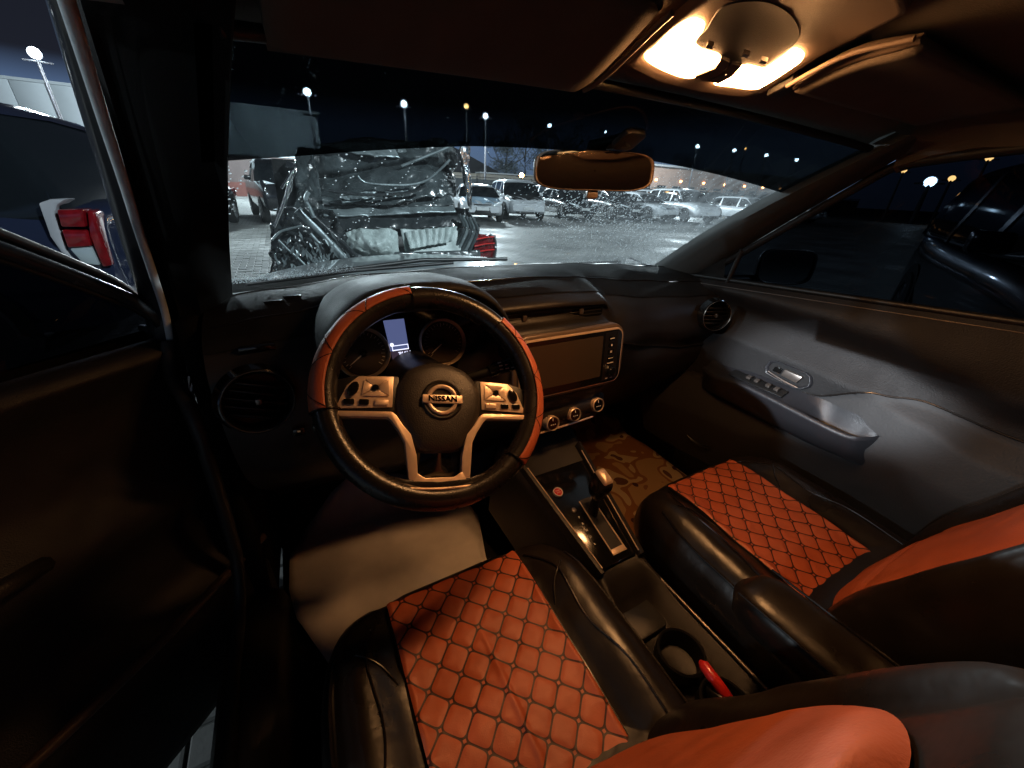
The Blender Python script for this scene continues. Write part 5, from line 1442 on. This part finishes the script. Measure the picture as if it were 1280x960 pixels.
# raised boot lid: a folded slab with a V crease, and the strip of bright edge above it
def vcrease(p, u, v):
    e_ = abs(2*u-1); p = p+Vector((0, .30*e_**4, -.16*e_**7*(1-v)**2))
    c = abs(u-.62+.25*(v-.5)); p = p+Vector((0, -.10*math.exp(-(c/.10)**2)*(1-v*.3)+.10*math.exp(-((v-.42-.25*(u-.6)**2)/.07)**2), 0)); return p
crumple('boot_lid', [wp_(374, 182, 3.45), wp_(583, 172, 3.45), wp_(584, 246, 3.05), wp_(376, 262, 3.05)], .085, WRKP, 2.6, 70, 46, 1, vcrease)
crumple('boot_lid_edge', [wp_(392, 180, 3.40), wp_(560, 176, 3.40), wp_(520, 196, 3.28), wp_(470, 196, 3.28)], .03, WRKG, 5, 40, 10, 4, facet=True)
tube('lid_seam', [wp_(u, v, 3.02)+Vector((0, -.04, 0)) for u, v in ((446, 220), (455, 228), (480, 231), (510, 231), (530, 226), (545, 215), (560, 200))], .010, WRKG, wk, sm=30)
tube('lid_seam', [wp_(u, v, 3.0)+Vector((0, -.05, 0)) for u, v in ((410, 238), (450, 243), (480, 243), (510, 240), (530, 233))], .012, WRK, wk, sm=30)
tube('lid_seam', [wp_(u, v, 3.25)+Vector((0, -.05, 0)) for u, v in ((500, 208), (525, 198), (545, 190), (568, 180))], .012, WRKG, wk, sm=20)
crumple('lid_side', [wp_(578, 176, 3.3), wp_(584, 176, 4.1), wp_(590, 262, 4.1), wp_(584, 258, 3.05)], .05, WRK, 3, 16, 24, 5)
# left flank pushed in, upright folds
crumple('left_side_panel', [wp_(372, 186, 3.5), wp_(392, 184, 3.4), wp_(404, 270, 3.0), wp_(366, 262, 3.2)], .06, WRKP, 4, 20, 40, 8)
crumple('left_quarter', [wp_(352, 256, 3.15), wp_(410, 262, 2.95), wp_(455, 346, 2.85), wp_(336, 346, 2.95)], .15, WRK, 3.4, 60, 50, 12, facet=True)
crumple('left_flank', [wp_(372, 200, 4.6), wp_(366, 216, 3.3), wp_(338, 346, 3.0), wp_(350, 330, 4.8)], .06, WRK, 2, 30, 30, 13)
crumple('torn_panel', [wp_(350, 296, 2.86), wp_(392, 300, 2.80), wp_(410, 338, 2.80), wp_(344, 340, 2.84)], .10, WRK, 6, 40, 30, 22, facet=True)
for k, (pp, r_, m_) in enumerate((
    (((364, 214), (360, 236), (352, 262), (343, 284)), .012, CHROME), (((366, 212), (357, 228), (352, 236)), .008, CHROME),
    (((372, 262), (392, 282), (415, 306), (436, 330)), .030, WRKG), (((380, 260), (402, 280), (424, 300), (446, 322)), .020, WRK),
    (((340, 300), (350, 290), (362, 286), (378, 282)), .008, WRKG), (((348, 300), (360, 312), (372, 322), (384, 334)), .007, WRKG),
    (((388, 292), (398, 303), (402, 304)), .012, WRKG), (((386, 240), (382, 250), (388, 262), (392, 272)), .014, WRKG))):
    tube('bent_strip', [wp_(u, v, 2.86-.02*k) for u, v in pp], r_, m_, wk, sm=24)
# shining shards
g = Geo()
for k in range(150):
    u = random.gauss(395, 26); v = random.gauss(322, 11)
    if not (342 < u < 450 and 286 < v < 342): continue
    c = wp_(u, v, random.uniform(2.74, 2.84)); s_ = random.uniform(.006, .022)
    a = random.uniform(-.6, .6); d = Vector((math.sin(a), random.uniform(-.3, .3), math.cos(a)))*s_*1.8; e_ = Vector((math.cos(a), random.uniform(-.5, .5), -math.sin(a)))*s_*.5
    i = len(g.v); g.v += [c-d, c+e_, c+d, c-e_]; g.f.append((i, i+1, i+2, i+3))
g.build('glass_shards', WRKG, wk, smooth=False)['kind'] = 'stuff'
# cavity: dark box, bumper beam, shelf rails, white torn trims
g = Geo()
a, b = wp_(392, 232, 3.9), wp_(575, 332, 3.9)
mesh('boot_floor', [wp_(372, 300, 2.95), wp_(596, 292, 2.95), (1.15, 4.4, .60), (-.45, 4.4, .60)], [(0, 1, 2, 3)], GRIL, wk, smooth=False)
mesh('boot_back_wall', [(-.60, 4.4, .5), (1.30, 4.4, .5), (1.2, 4.3, 1.45), (-.55, 4.3, 1.45)], [(0, 1, 2, 3)], GRIL, wk, smooth=False)
crumple('parcel_shelf', [wp_(404, 262, 3.05), wp_(566, 258, 3.05), wp_(570, 266, 3.0), wp_(404, 272, 3.0)], .03, WRKG, 4, 50, 6, 31)
crumple('shelf_trim', [wp_(398, 250, 3.15), wp_(560, 246, 3.15), wp_(566, 258, 3.08), wp_(400, 262, 3.08)], .06, WRKP, 4, 50, 10, 33)
crumple('torn_metal', [wp_(425, 246, 3.06), wp_(470, 238, 3.06), wp_(468, 248, 3.02), wp_(428, 254, 3.0)], .04, WRKG, 7, 30, 10, 36, facet=True)
crumple('torn_metal', [wp_(480, 240, 3.04), wp_(512, 236, 3.04), wp_(508, 242, 3.02), wp_(484, 246, 3.0)], .04, WRKG, 8, 24, 8, 38, facet=True)
crumple('beam', [wp_(400, 274, 3.0), wp_(580, 270, 3.0), wp_(584, 284, 2.95), wp_(404, 288, 2.95)], .035, WRK, 3, 50, 8, 41)
crumple('white_trim', [wp_(430, 286, 2.95), wp_(497, 283, 2.95), wp_(500, 318, 2.86), wp_(438, 321, 2.86)], .055, WRKW, 6, 50, 30, 44, lambda p, u, v: p+Vector((0, -.13*math.sin(PI*u)*math.sin(PI*v), -.04*(2*u-1)**4)))
def corr(p, u, v): return p+Vector((0, -.012*math.sin(u*46)*(1-v*.6), 0))
crumple('white_trim', [wp_(506, 290, 2.92), wp_(572, 282, 2.92), wp_(566, 300, 2.84), wp_(512, 312, 2.82)], .035, WRKW, 4, 90, 20, 48, corr)
crumple('white_trim', [wp_(500, 286, 2.96), wp_(585, 286, 2.96), wp_(575, 320, 2.86), wp_(508, 322, 2.86)], .02, WRKW, 3, 30, 16, 51)
crumple('bumper_shell', [wp_(425, 318, 2.86), wp_(600, 312, 2.86), wp_(604, 352, 2.80), wp_(420, 356, 2.80)], .03, WRKP, 2.5, 50, 16, 55)
# right rear corner: bent pillars, quarter and tail light
for k in range(5):
    tube('bent_strip', [wp_(u+k*4.2, v+k*1.2, 2.9-.01*k) for u, v in ((574, 268), (580, 284), (572, 304), (560, 326))], .016, WRKG if k % 2 else WRKP, wk, sm=20)
crumple('right_quarter', [wp_(582, 262, 3.0), wp_(598, 282, 3.1), wp_(606, 345, 3.05), wp_(566, 345, 2.88)], .05, WRK, 4, 24, 36, 61)
crumple('right_flank', [wp_(584, 262, 3.0), (1.32, 4.9, 1.05), (1.34, 4.9, .45), wp_(606, 345, 3.05)], .05, WRK, 2, 30, 20, 63)
lt = crumple('tail_light', [wp_(594, 292, 2.98), wp_(619, 294, 3.06), wp_(618, 326, 3.06), wp_(590, 326, 2.95)], .02, TAILR, 7, 24, 20, 66)
for q in (300, 308, 316):
    tube('lamp_rib', [wp_(593, q, 2.93), wp_(606, q-3, 2.95), wp_(618, q-4, 3.03)], .006, RED, lt)
tube('lamp_edge', [wp_(u, v, 3.03) for u, v in ((612, 293), (619, 298), (620, 312), (618, 326))], .010, WRKG, lt, sm=14)
crumple('roof_remnant', [(-.45, 3.75, 1.40), (1.05, 3.75, 1.40), (1.0, 6.2, 1.40), (-.40, 6.2, 1.40)], .06, WRK, 2, 30, 30, 71)
lathe('wheel', [(.20, -.1), (.31, -.1), (.33, -.07), (.33, .07), (.31, .1), (.20, .1)], TYRE, wk, lambda a, b, h: Vector((1.22+h, 4.1+a, .33+b)), 28)
lathe('wheel', [(.20, -.1), (.31, -.1), (.33, -.07), (.33, .07), (.31, .1), (.20, .1)], TYRE, wk, lambda a, b, h: Vector((-.55+h, 4.1+a, .33+b)), 28)
# drops glinting on it come with the rain

# ------------------------------------------------------------------ buildings and walls behind
CLAD = mat('white_cladding', (.34, .38, .40), .6, bump=.3, bs=3, var=.06, vs=.6)
REDW = mat('red_wall', (.10, .035, .028), .8, var=.15, vs=1.5)
BROWNW = mat('brown_wall', (.085, .065, .062), .85, var=.18, vs=1.2)
wh = thing('warehouse', 'long pale metal-clad warehouse behind the black pickup, on the left', 'building', (-18, 38, 0))
for k in range(30):
    x0 = -40+k*1.45
    if x0 > 1.6: break
    g = Geo(); g.box((x0+.70, 36+.03*(k % 2), 4.05+.0), (1.42, .12, 2.9)); g.build('wall_panel', CLAD, wh, bevel=.01)
g = Geo(); g.box((-18.3, 39, 3.9), (42.4, 5.6, 2.9)); g.box((-18.3, 38.9, 5.55), (42.8, 6.2, .14)); g.build('roof', CLAD, wh)
g = Geo(); g.box((-18.3, 36.2, 1.35), (42.2, .3, 2.6)); g.build('wall', BROWNW, wh)
g = Geo(); g.box((-18.3, 35.9, .45), (42.2, .2, .9)); g.build('plinth', REDW, wh)
sh_ = thing('gable_shed', 'low shed with dark hipped roof behind the wreck and the white sedan', 'building', (27, 52, 0))
p0_ = at(588, 222, y=55)
g = Geo(); g.add([(p0_.x-9, 55, 3.0), (p0_.x+5.2, 55, 3.0), (p0_.x+5.2, 66, 3.0), (p0_.x-9, 66, 3.0), (p0_.x-3.5, 60, 6.4), (p0_.x-.8, 60, 6.4)], [(0, 1, 5, 4), (1, 2, 5), (2, 3, 4, 5), (3, 0, 4)])
g.build('roof', mat('dark_roof', (.045, .045, .05), .8), sh_, smooth=False)
g = Geo(); g.box((p0_.x-2, 60, 1.5), (13.4, 9.2, 3.0)); wl_ = g.build('wall', mat('cream_wall', (.42, .38, .32), .8), sh_, smooth=False)
lb = thing('low_building', 'long low cream building under the trees behind the far row of cars', 'building', (40, 58, 0))
g = Geo(); g.box((44, 57, 1.5), (40, 6, 3.0)); g.build('wall', mat('beige_wall', (.40, .36, .31), .85, var=.1, vs=.3), lb, smooth=False)
g = Geo(); g.box((44, 56.8, 3.08), (40.6, 6.8, .16)); g.build('roof', mat('pale_roof', (.5, .52, .54), .6), lb, smooth=False)
for k in range(12):
    g = Geo(); g.box((27+k*3.1, 53.97, 1.7), (1.2, .08, 1.1)); g.build('window', CGLASS, lb)
fe_ = thing('boundary_fence', 'dark rail fence running behind the far row of cars', 'fence', (20, 27.5, 0))
for k in range(30):
    x = 3+k*2.2; g = Geo(); g.box((x, 27.5, 1.0), (.08, .08, 2.0)); g.build('post', GRIL, fe_, smooth=False)
for z in (.5, 1.2, 1.92):
    g = Geo(); g.box((35, 27.45, z), (64, .05, .07)); g.build('rail', SATD, fe_, smooth=False)
g = Geo(); g.box((35, 27.52, .95), (64, .02, 1.7)); g.build('mesh_screen', mat('fence_screen', (.06, .065, .07), .8), fe_, smooth=False)
bw = thing('brick_hall', 'reddish-brown hall with small orange lights beyond the long white SUV', 'building', (48, 44, 0))
g = Geo(); g.box((54, 44, 2.3), (46, 8, 4.6)); g.build('wall', mat('hall_wall', (.30, .20, .16), .85, var=.1, vs=.4), bw, smooth=False)
g = Geo(); g.box((54, 43.9, 4.7), (46.8, 9, .2)); g.build('roof', mat('hall_roof', (.25, .25, .26), .7), bw, smooth=False)
AMB = mat('amber_lamp', (1, .6, .3), .4, emis=(1, .42, .12), est=14)
for k in range(9):
    g = Geo(); g.box((33+k*4.6, 39.93, 3.1), (.30, .12, .22)); g.build('wall_lamp', AMB, bw, smooth=False)
for k in range(16):
    g = Geo(); g.box((32.2+k*2.8, 39.97, 1.9), (1.5, .08, 1.2)); g.build('window', CGLASS, bw)

# ------------------------------------------------------------------ trees
LEAF = mat('night_foliage', (.17, .20, .21), .8, var=.4, vs=1.2); BARK = mat('bark', (.07, .06, .05), .9)
def tree(x, y, h, w_, lab, seed):
    rnd = random.Random(seed)
    t = thing('tree', lab, 'tree', (x, y, 0), group='trees behind the low building')
    tube('trunk', [(x, y, 0), (x+.1, y, h*.25), (x-.1, y, h*.5), (x+.2, y, h*.75)], [.28, .22, .15, .06], BARK, t, n=8)
    g = Geo()
    for k in range(6):
        a = rnd.uniform(0, 2*PI); g.tube([(x, y, h*rnd.uniform(.3, .5)), (x+w_*.3*math.cos(a), y+w_*.3*math.sin(a), h*.62), (x+w_*.45*math.cos(a), y+w_*.45*math.sin(a), h*.8)], .05, 5)
    g.build('limbs', BARK, t)
    vs, fs = [], []
    cl = [(rnd.gauss(0, w_*.24), rnd.gauss(0, w_*.2), h*rnd.uniform(.38, .95), rnd.uniform(.5, 1.0)) for _ in range(26)]
    for cx, cy_, cz, cr_ in cl:
        for q in range(120):
            d = Vector((rnd.gauss(0, 1), rnd.gauss(0, 1), rnd.gauss(0, 1))).normalized()*cr_*rnd.uniform(.5, 1.05)*w_*.16
            c = Vector((x+cx, y+cy_, cz))+d; s_ = rnd.uniform(.14, .32)
            a = Vector((rnd.uniform(-1, 1), rnd.uniform(-1, 1), rnd.uniform(-1, 1))).normalized(); b = a.orthogonal().normalized()
            i = len(vs); vs += [c-a*s_, c+b*s_*.6, c+a*s_]; fs.append((i, i+1, i+2))
    mesh('crown', vs, fs, LEAF, t, smooth=False)
labs = ['broad grey-green tree just right of the shed roof', 'tall dense tree left of the interior mirror', 'rounded tree directly behind the interior mirror', 'lower tree between mirror and brick hall', 'ragged tree over the brick hall roof', 'small tree at the right end of the low building']
for k, (u, y, h, w_) in enumerate(((632, 66, 9.5, 9), (655, 70, 13.5, 12), (690, 68, 12, 11), (735, 72, 12, 12), (790, 76, 12, 13), (850, 72, 10, 11))):
    p = at(u, 235, y=y); tree(p.x, y, h, w_, labs[k], 20+k)

# ------------------------------------------------------------------ lamp posts
POLE = mat('lamp_pole', (.035, .035, .04), .5, metal=.4)
WHL = mat('floodlight_lit', (1, 1, 1), .4, emis=(.72, .93, 1.), est=160)
ORL = mat('sodium_lamp_lit', (1, .7, .4), .4, emis=(1., .50, .14), est=90)
def lamp_post(u, v, lab, orange=False, y=None, x=None, size=1., light=0, group='floodlight posts round the lot'):
    P = at(u, v, y=y) if y is not None else at(u, v, x=x)
    t = thing('lamp_post', lab, 'lamp post', (P.x, P.y, 0), group=group)
    # keep the lit face turned to the lot, where the car stands
    d = Vector((CP.x-P.x, CP.y-P.y, 0)).normalized(); sdv = Vector((-d.y, d.x, 0))
    tube('pole', [(P.x, P.y, 0), (P.x, P.y, P.z*.5), (P.x, P.y, P.z-.1)], [.09*size, .07*size, .05*size], POLE, t)
    n = 1
    for k in range(n):
        c = P+sdv*(k-.5*(n-1))*.36*size
        f = frame(c, d-Vector((0, 0, .35)))
        hd = lathe('lamp_head', [(.0, -.12*size), (.12*size, -.10*size), (.20*size, .0), (.20*size, .04*size), (.165*size, .03*size)], POLE, t, f, 16)
        lathe('lamp_face', [(.170*size, .028*size), (.13*size, .07*size), (.0, .10*size)], ORL if orange else WHL, hd, f, 16)
    g = Geo(); g.tube([P-sdv*.4*size-Vector((0, 0, .14)), P+sdv*.4*size-Vector((0, 0, .14))], .03*size, 6); g.build('cross_arm', POLE, t)
    if light: point_light('lamp_light', P+d*1.5+Vector((0, 0, -.2)), light, COOL if not orange else (1, .6, .3), .25, t)
    return t
lamp_post(384, 115, 'white floodlight post above the left part of the wreck, leftmost through the windscreen', y=30, size=1.25, light=FRONT_POWER)
lamp_post(505, 130, 'white floodlight post above the middle of the wreck', y=30, size=1.2, light=FRONT_POWER*.8)
lamp_post(583, 133, 'orange street lamp just left of a white floodlight', True, y=32, size=1.1)
lamp_post(607, 145, 'white floodlight post right beside the orange street lamp', y=30, size=1.15, light=FRONT_POWER*.6)
lamp_post(687, 157, 'small white floodlight above the left end of the interior mirror', y=34, size=1.0)
lamp_post(757, 165, 'faint white floodlight behind the mirror stem', y=52, size=.9)
lamp_post(790, 175, 'tiny white floodlight between mirror stem and mirror end', y=60, size=.7)
lamp_post(872, 183, 'white floodlight right of the interior mirror, first of the right-hand row', y=34, size=1.2, light=FRONT_POWER*.5)
lamp_post(918, 188, 'white floodlight left of the small orange point', y=34, size=1.2)
lamp_post(932, 186, 'tiny orange lamp in the right-hand row of floodlights', True, y=50, size=1.0)
lamp_post(958, 194, 'white floodlight right of the small orange point', y=34, size=1.25)
lamp_post(996, 200, 'last white floodlight of the row before the pillar', y=34, size=1.3)
lamp_post(1130, 213, 'orange lamp at the front corner of the passenger window', True, x=50, size=1.3)
lamp_post(1163, 227, 'bright white floodlight in the passenger window between two orange lamps', x=48, size=2.4)
lamp_post(1190, 223, 'orange lamp right of the bright floodlight in the passenger window', True, x=52, size=1.5)
lamp_post(1237, 197, 'highest orange lamp in the passenger window', True, x=50, size=1.5)
lamp_post(1246, 231, 'bright white floodlight at the rear of the passenger window', x=46, size=2.6)
lamp_post(1241, 233, 'small orange lamp touching the rear white floodlight', True, x=50, size=1.1)
lamp_post(652, 219, 'low orange lamp in front of the trees', True, y=45, size=1.6)
lamp_post(43, 66, 'near white floodlight post over the navy SUV on the left', y=13, size=.55, light=900)
# unseen post on the left; its narrow beam is shaped for the passenger door
fb_ = thing('lamp_post', 'tall floodlight post standing away to the left of the open door', 'lamp post', (FLOOD_BEHIND[0], FLOOD_BEHIND[1], 0))
tube('pole', [(FLOOD_BEHIND[0], FLOOD_BEHIND[1], 0), (FLOOD_BEHIND[0], FLOOD_BEHIND[1], FLOOD_BEHIND[2]-.15)], [.09, .05], POLE, fb_)

spot_light('lamp_light', FLOOD_BEHIND, (.68, -.11, .835), FLOOD_POWER, (.84, .92, 1.0), .04, 1.75, .6, fb_).scale = (1.9, 1, 1)
point_light('lamp_light', FLOOD_BEHIND, 600, COOL, .12, fb_)
lf = thing('lamp_post', 'added unseen floodlight mast off to the left beyond the open door, ahead of the car', 'lamp post', (-13, 5.2, 0))  # unseen mast added to light the door seal on the driver pillar
tube('pole', [(-13, 5.2, 0), (-13, 5.2, 5.6)], [.10, .06], POLE, lf)
point_light('lamp_light', (-13, 5.2, 5.8), 1200, COOL, .25, lf)
lot = thing('lamp_post', 'high floodlight mast behind the car on its right side', 'lamp post', (9, -9, 0))
tube('pole', [(9, -9, 0), (9, -9, 9.8)], [.12, .07], POLE, lot)
point_light('lamp_light', (9, -9, 10), LOT_POWER, COOL, .4, lot)

# ------------------------------------------------------------------ rain on the glass
DROP = mat('rain_drop', (.85, .93, .97), .08, spec=1.)
t_ = DROP.node_tree; b_ = t_.nodes['Principled BSDF']
tr_ = t_.nodes.new('ShaderNodeBsdfTranslucent'); tr_.inputs[0].default_value = (.92, .97, 1, 1)
mx_ = t_.nodes.new('ShaderNodeMixShader'); mx_.inputs[0].default_value = .7
t_.links.new(b_.outputs[0], mx_.inputs[1]); t_.links.new(tr_.outputs[0], mx_.inputs[2]); t_.links.new(mx_.outputs[0], t_.nodes['Material Output'].inputs[0])
def drop_mesh(g, c, ax, ay, n_, r, stretch=1., ang=0.):
    a = ax*math.cos(ang)+ay*math.sin(ang); b = ay*math.cos(ang)-ax*math.sin(ang)
    k = 6; i = len(g.v)
    g.v += [c+(a*math.cos(2*PI*q/k)+b*stretch*math.sin(2*PI*q/k))*r for q in range(k)]
    g.v += [c+(a*math.cos(2*PI*q/k)+b*stretch*math.sin(2*PI*q/k))*r*.6+n_*r*.5 for q in range(k)]
    g.v.append(c+n_*r*.65)
    for q in range(k):
        g.f.append((i+q, i+(q+1) % k, i+k+(q+1) % k, i+k+q)); g.f.append((i+k+q, i+k+(q+1) % k, i+2*k))
rain = Geo(); rd = random.Random(3)
def put(u, v, r, st=1., ang=0.):
    q = ws_at(u, v)
    if q is None: return
    x, f = q
    if abs(x) > .70 or not (.0 < f < 1.0): return
    p = ws(x, f); ax = (ws(x+.01, f)-p).normalized(); ay = (ws(x, f+.01)-p).normalized(); n_ = ax.cross(ay).normalized()
    if n_.z < 0: n_ = -n_
    drop_mesh(rain, p+n_*.003, ax, ay, n_, r, st, ang)
chains = [((357, 115), (345, 140), (330, 172), (318, 200), (302, 226), (296, 250), (286, 275), (278, 292)),
          ((296, 55), (290, 90), (283, 112), (290, 118)), ((284, 200), (288, 225), (287, 250), (283, 270), (276, 288)),
          ((463, 178), (455, 195), (445, 215), (432, 238), (426, 250)), ((517, 208), (500, 232), (480, 250), (462, 270), (440, 284), (424, 302)),
          ((470, 236), (466, 258), (462, 280)), ((585, 200), (565, 212), (552, 236), (536, 260), (520, 280)), ((560, 222), (549, 244), (540, 262)),
          ((438, 186), (428, 208), (418, 232)), ((500, 178), (486, 196), (478, 206)), ((392, 60), (386, 85), (396, 102)), ((560, 150), (548, 168), (540, 180)), ((424, 268), (412, 290), (404, 306))]
for ch in chains:
    ps = resample([Vector((a, b, 0)) for a, b in ch], max(6, int(sum((Vector(ch[i+1])-Vector(ch[i])).length for i in range(len(ch)-1))/5.)))
    for p in ps:
        if rd.random() < .12: continue
        put(p.x+rd.gauss(0, .8), p.y+rd.gauss(0, 1.2), rd.uniform(.0010, .0022))
for k in range(170): put(rd.uniform(275, 1000), rd.uniform(40, 330), rd.uniform(.0006, .0014))
for k in range(2700):
    u = rd.gauss(765, 62); v = rd.gauss(288, 34)
    if v < 222 or v > 332 or u < 640 or u > 930: continue
    put(u, v, rd.uniform(.0006, .0015), rd.uniform(1, 2.2), rd.uniform(-.5, .2))
for k in range(260):
    u = rd.gauss(735, 36); v = rd.gauss(258, 11); put(u, v, rd.uniform(.0005, .0011), rd.uniform(2, 4.5), rd.uniform(-.7, -.3))
for k in range(500):
    u = rd.uniform(800, 945); v = rd.uniform(200, 330); put(u, v, rd.uniform(.0003, .0008), rd.uniform(1, 3), rd.uniform(-.5, .5))
for k in range(900):   # wet lower left corner, where the wiper does not reach
    u = rd.uniform(285, 445); v = 357-abs(rd.gauss(0, 5))-(u-285)*.10
    put(u, v, rd.uniform(.0006, .0016), 1.2, 0)
ro = mesh('rain_drops', rain.v, rain.f, DROP); tag(ro, 'rain drops and dried runs spattered over the windscreen', 'rain drops', kind='stuff')
FILM = bpy.data.materials.new('wet_haze_film'); FILM.use_nodes = True  # translucent film added for a milky haze, stronger towards the right
t_ = FILM.node_tree; t_.nodes.clear(); L_ = t_.links.new
o_ = t_.nodes.new('ShaderNodeOutputMaterial'); m_ = t_.nodes.new('ShaderNodeMixShader'); a_ = t_.nodes.new('ShaderNodeBsdfTransparent'); q_ = t_.nodes.new('ShaderNodeBsdfTranslucent')
q_.inputs[0].default_value = (.9, .95, 1, 1)
uv_ = t_.nodes.new('ShaderNodeUVMap'); n_ = t_.nodes.new('ShaderNodeTexNoise'); n_.inputs['Scale'].default_value = 6; n_.inputs['Detail'].default_value = 6
mp_ = t_.nodes.new('ShaderNodeMapping'); mp_.inputs['Scale'].default_value = (14, 3, 1); mp_.inputs['Rotation'].default_value = (0, 0, .5)
L_(uv_.outputs[0], mp_.inputs[0]); L_(mp_.outputs[0], n_.inputs['Vector'])
sp_ = t_.nodes.new('ShaderNodeSeparateXYZ'); L_(uv_.outputs[0], sp_.inputs[0])
r1 = t_.nodes.new('ShaderNodeMapRange'); r1.interpolation_type = 'SMOOTHSTEP'; r1.inputs['From Min'].default_value = .50; r1.inputs['From Max'].default_value = .95; r1.inputs['To Min'].default_value = .02; r1.inputs['To Max'].default_value = .20; L_(sp_.outputs['X'], r1.inputs['Value'])
r2 = t_.nodes.new('ShaderNodeMapRange'); r2.inputs['From Min'].default_value = .3; r2.inputs['From Max'].default_value = .7; r2.inputs['To Min'].default_value = .35; r2.inputs['To Max'].default_value = 1.3; L_(n_.outputs['Fac'], r2.inputs['Value'])
mu_ = t_.nodes.new('ShaderNodeMath'); mu_.operation = 'MULTIPLY'; L_(r1.outputs[0], mu_.inputs[0]); L_(r2.outputs[0], mu_.inputs[1]); L_(mu_.outputs[0], m_.inputs[0])
L_(a_.outputs[0], m_.inputs[1]); L_(q_.outputs[0], m_.inputs[2]); L_(m_.outputs[0], o_.inputs[0])
fr_rows = [[ws(-.70+1.40*i/48, .01+.97*j/20, .0022) for i in range(49)] for j in range(21)]
fo_ = loft('wet_haze_film', fr_rows, FILM, wsc, uv=[(i/48, j/20) for j in range(21) for i in range(49)])
# drops on the passenger window and on the bonnet
rg = Geo()
for k in range(140):
    u = rd.uniform(1000, 1280); v = rd.uniform(190, 370)
    p = at(u, v, x=.705); p.x = .731-(p.z-1.03)*.20
    drop_mesh(rg, p, Vector((0, 1, 0)), Vector((-.2, 0, 1)), Vector((1, 0, .2)), rd.uniform(.0003, .0008))
for ch in (((1206, 270), (1196, 288), (1190, 296)), ((1172, 302), (1168, 318), (1176, 330), (1184, 338), (1198, 326)), ((1058, 248), (1072, 254), (1084, 260), (1096, 252), (1110, 248))):
    for p in resample([Vector((a, b, 0)) for a, b in ch], 11):
        q = at(p.x+rd.gauss(0, .8), p.y+rd.gauss(0, .8), x=.70); q.x = .731-(q.z-1.03)*.20
        drop_mesh(rg, q, Vector((0, 1, 0)), Vector((-.2, 0, 1)), Vector((1, 0, .2)), rd.uniform(.0005, .0011))
ro = mesh('window_drops', rg.v, rg.f, mat('drop_glint', (.95, .97, 1), .2, metal=1.)); tag(ro, 'scattered rain drops on the passenger window', 'rain drops', kind='stuff')
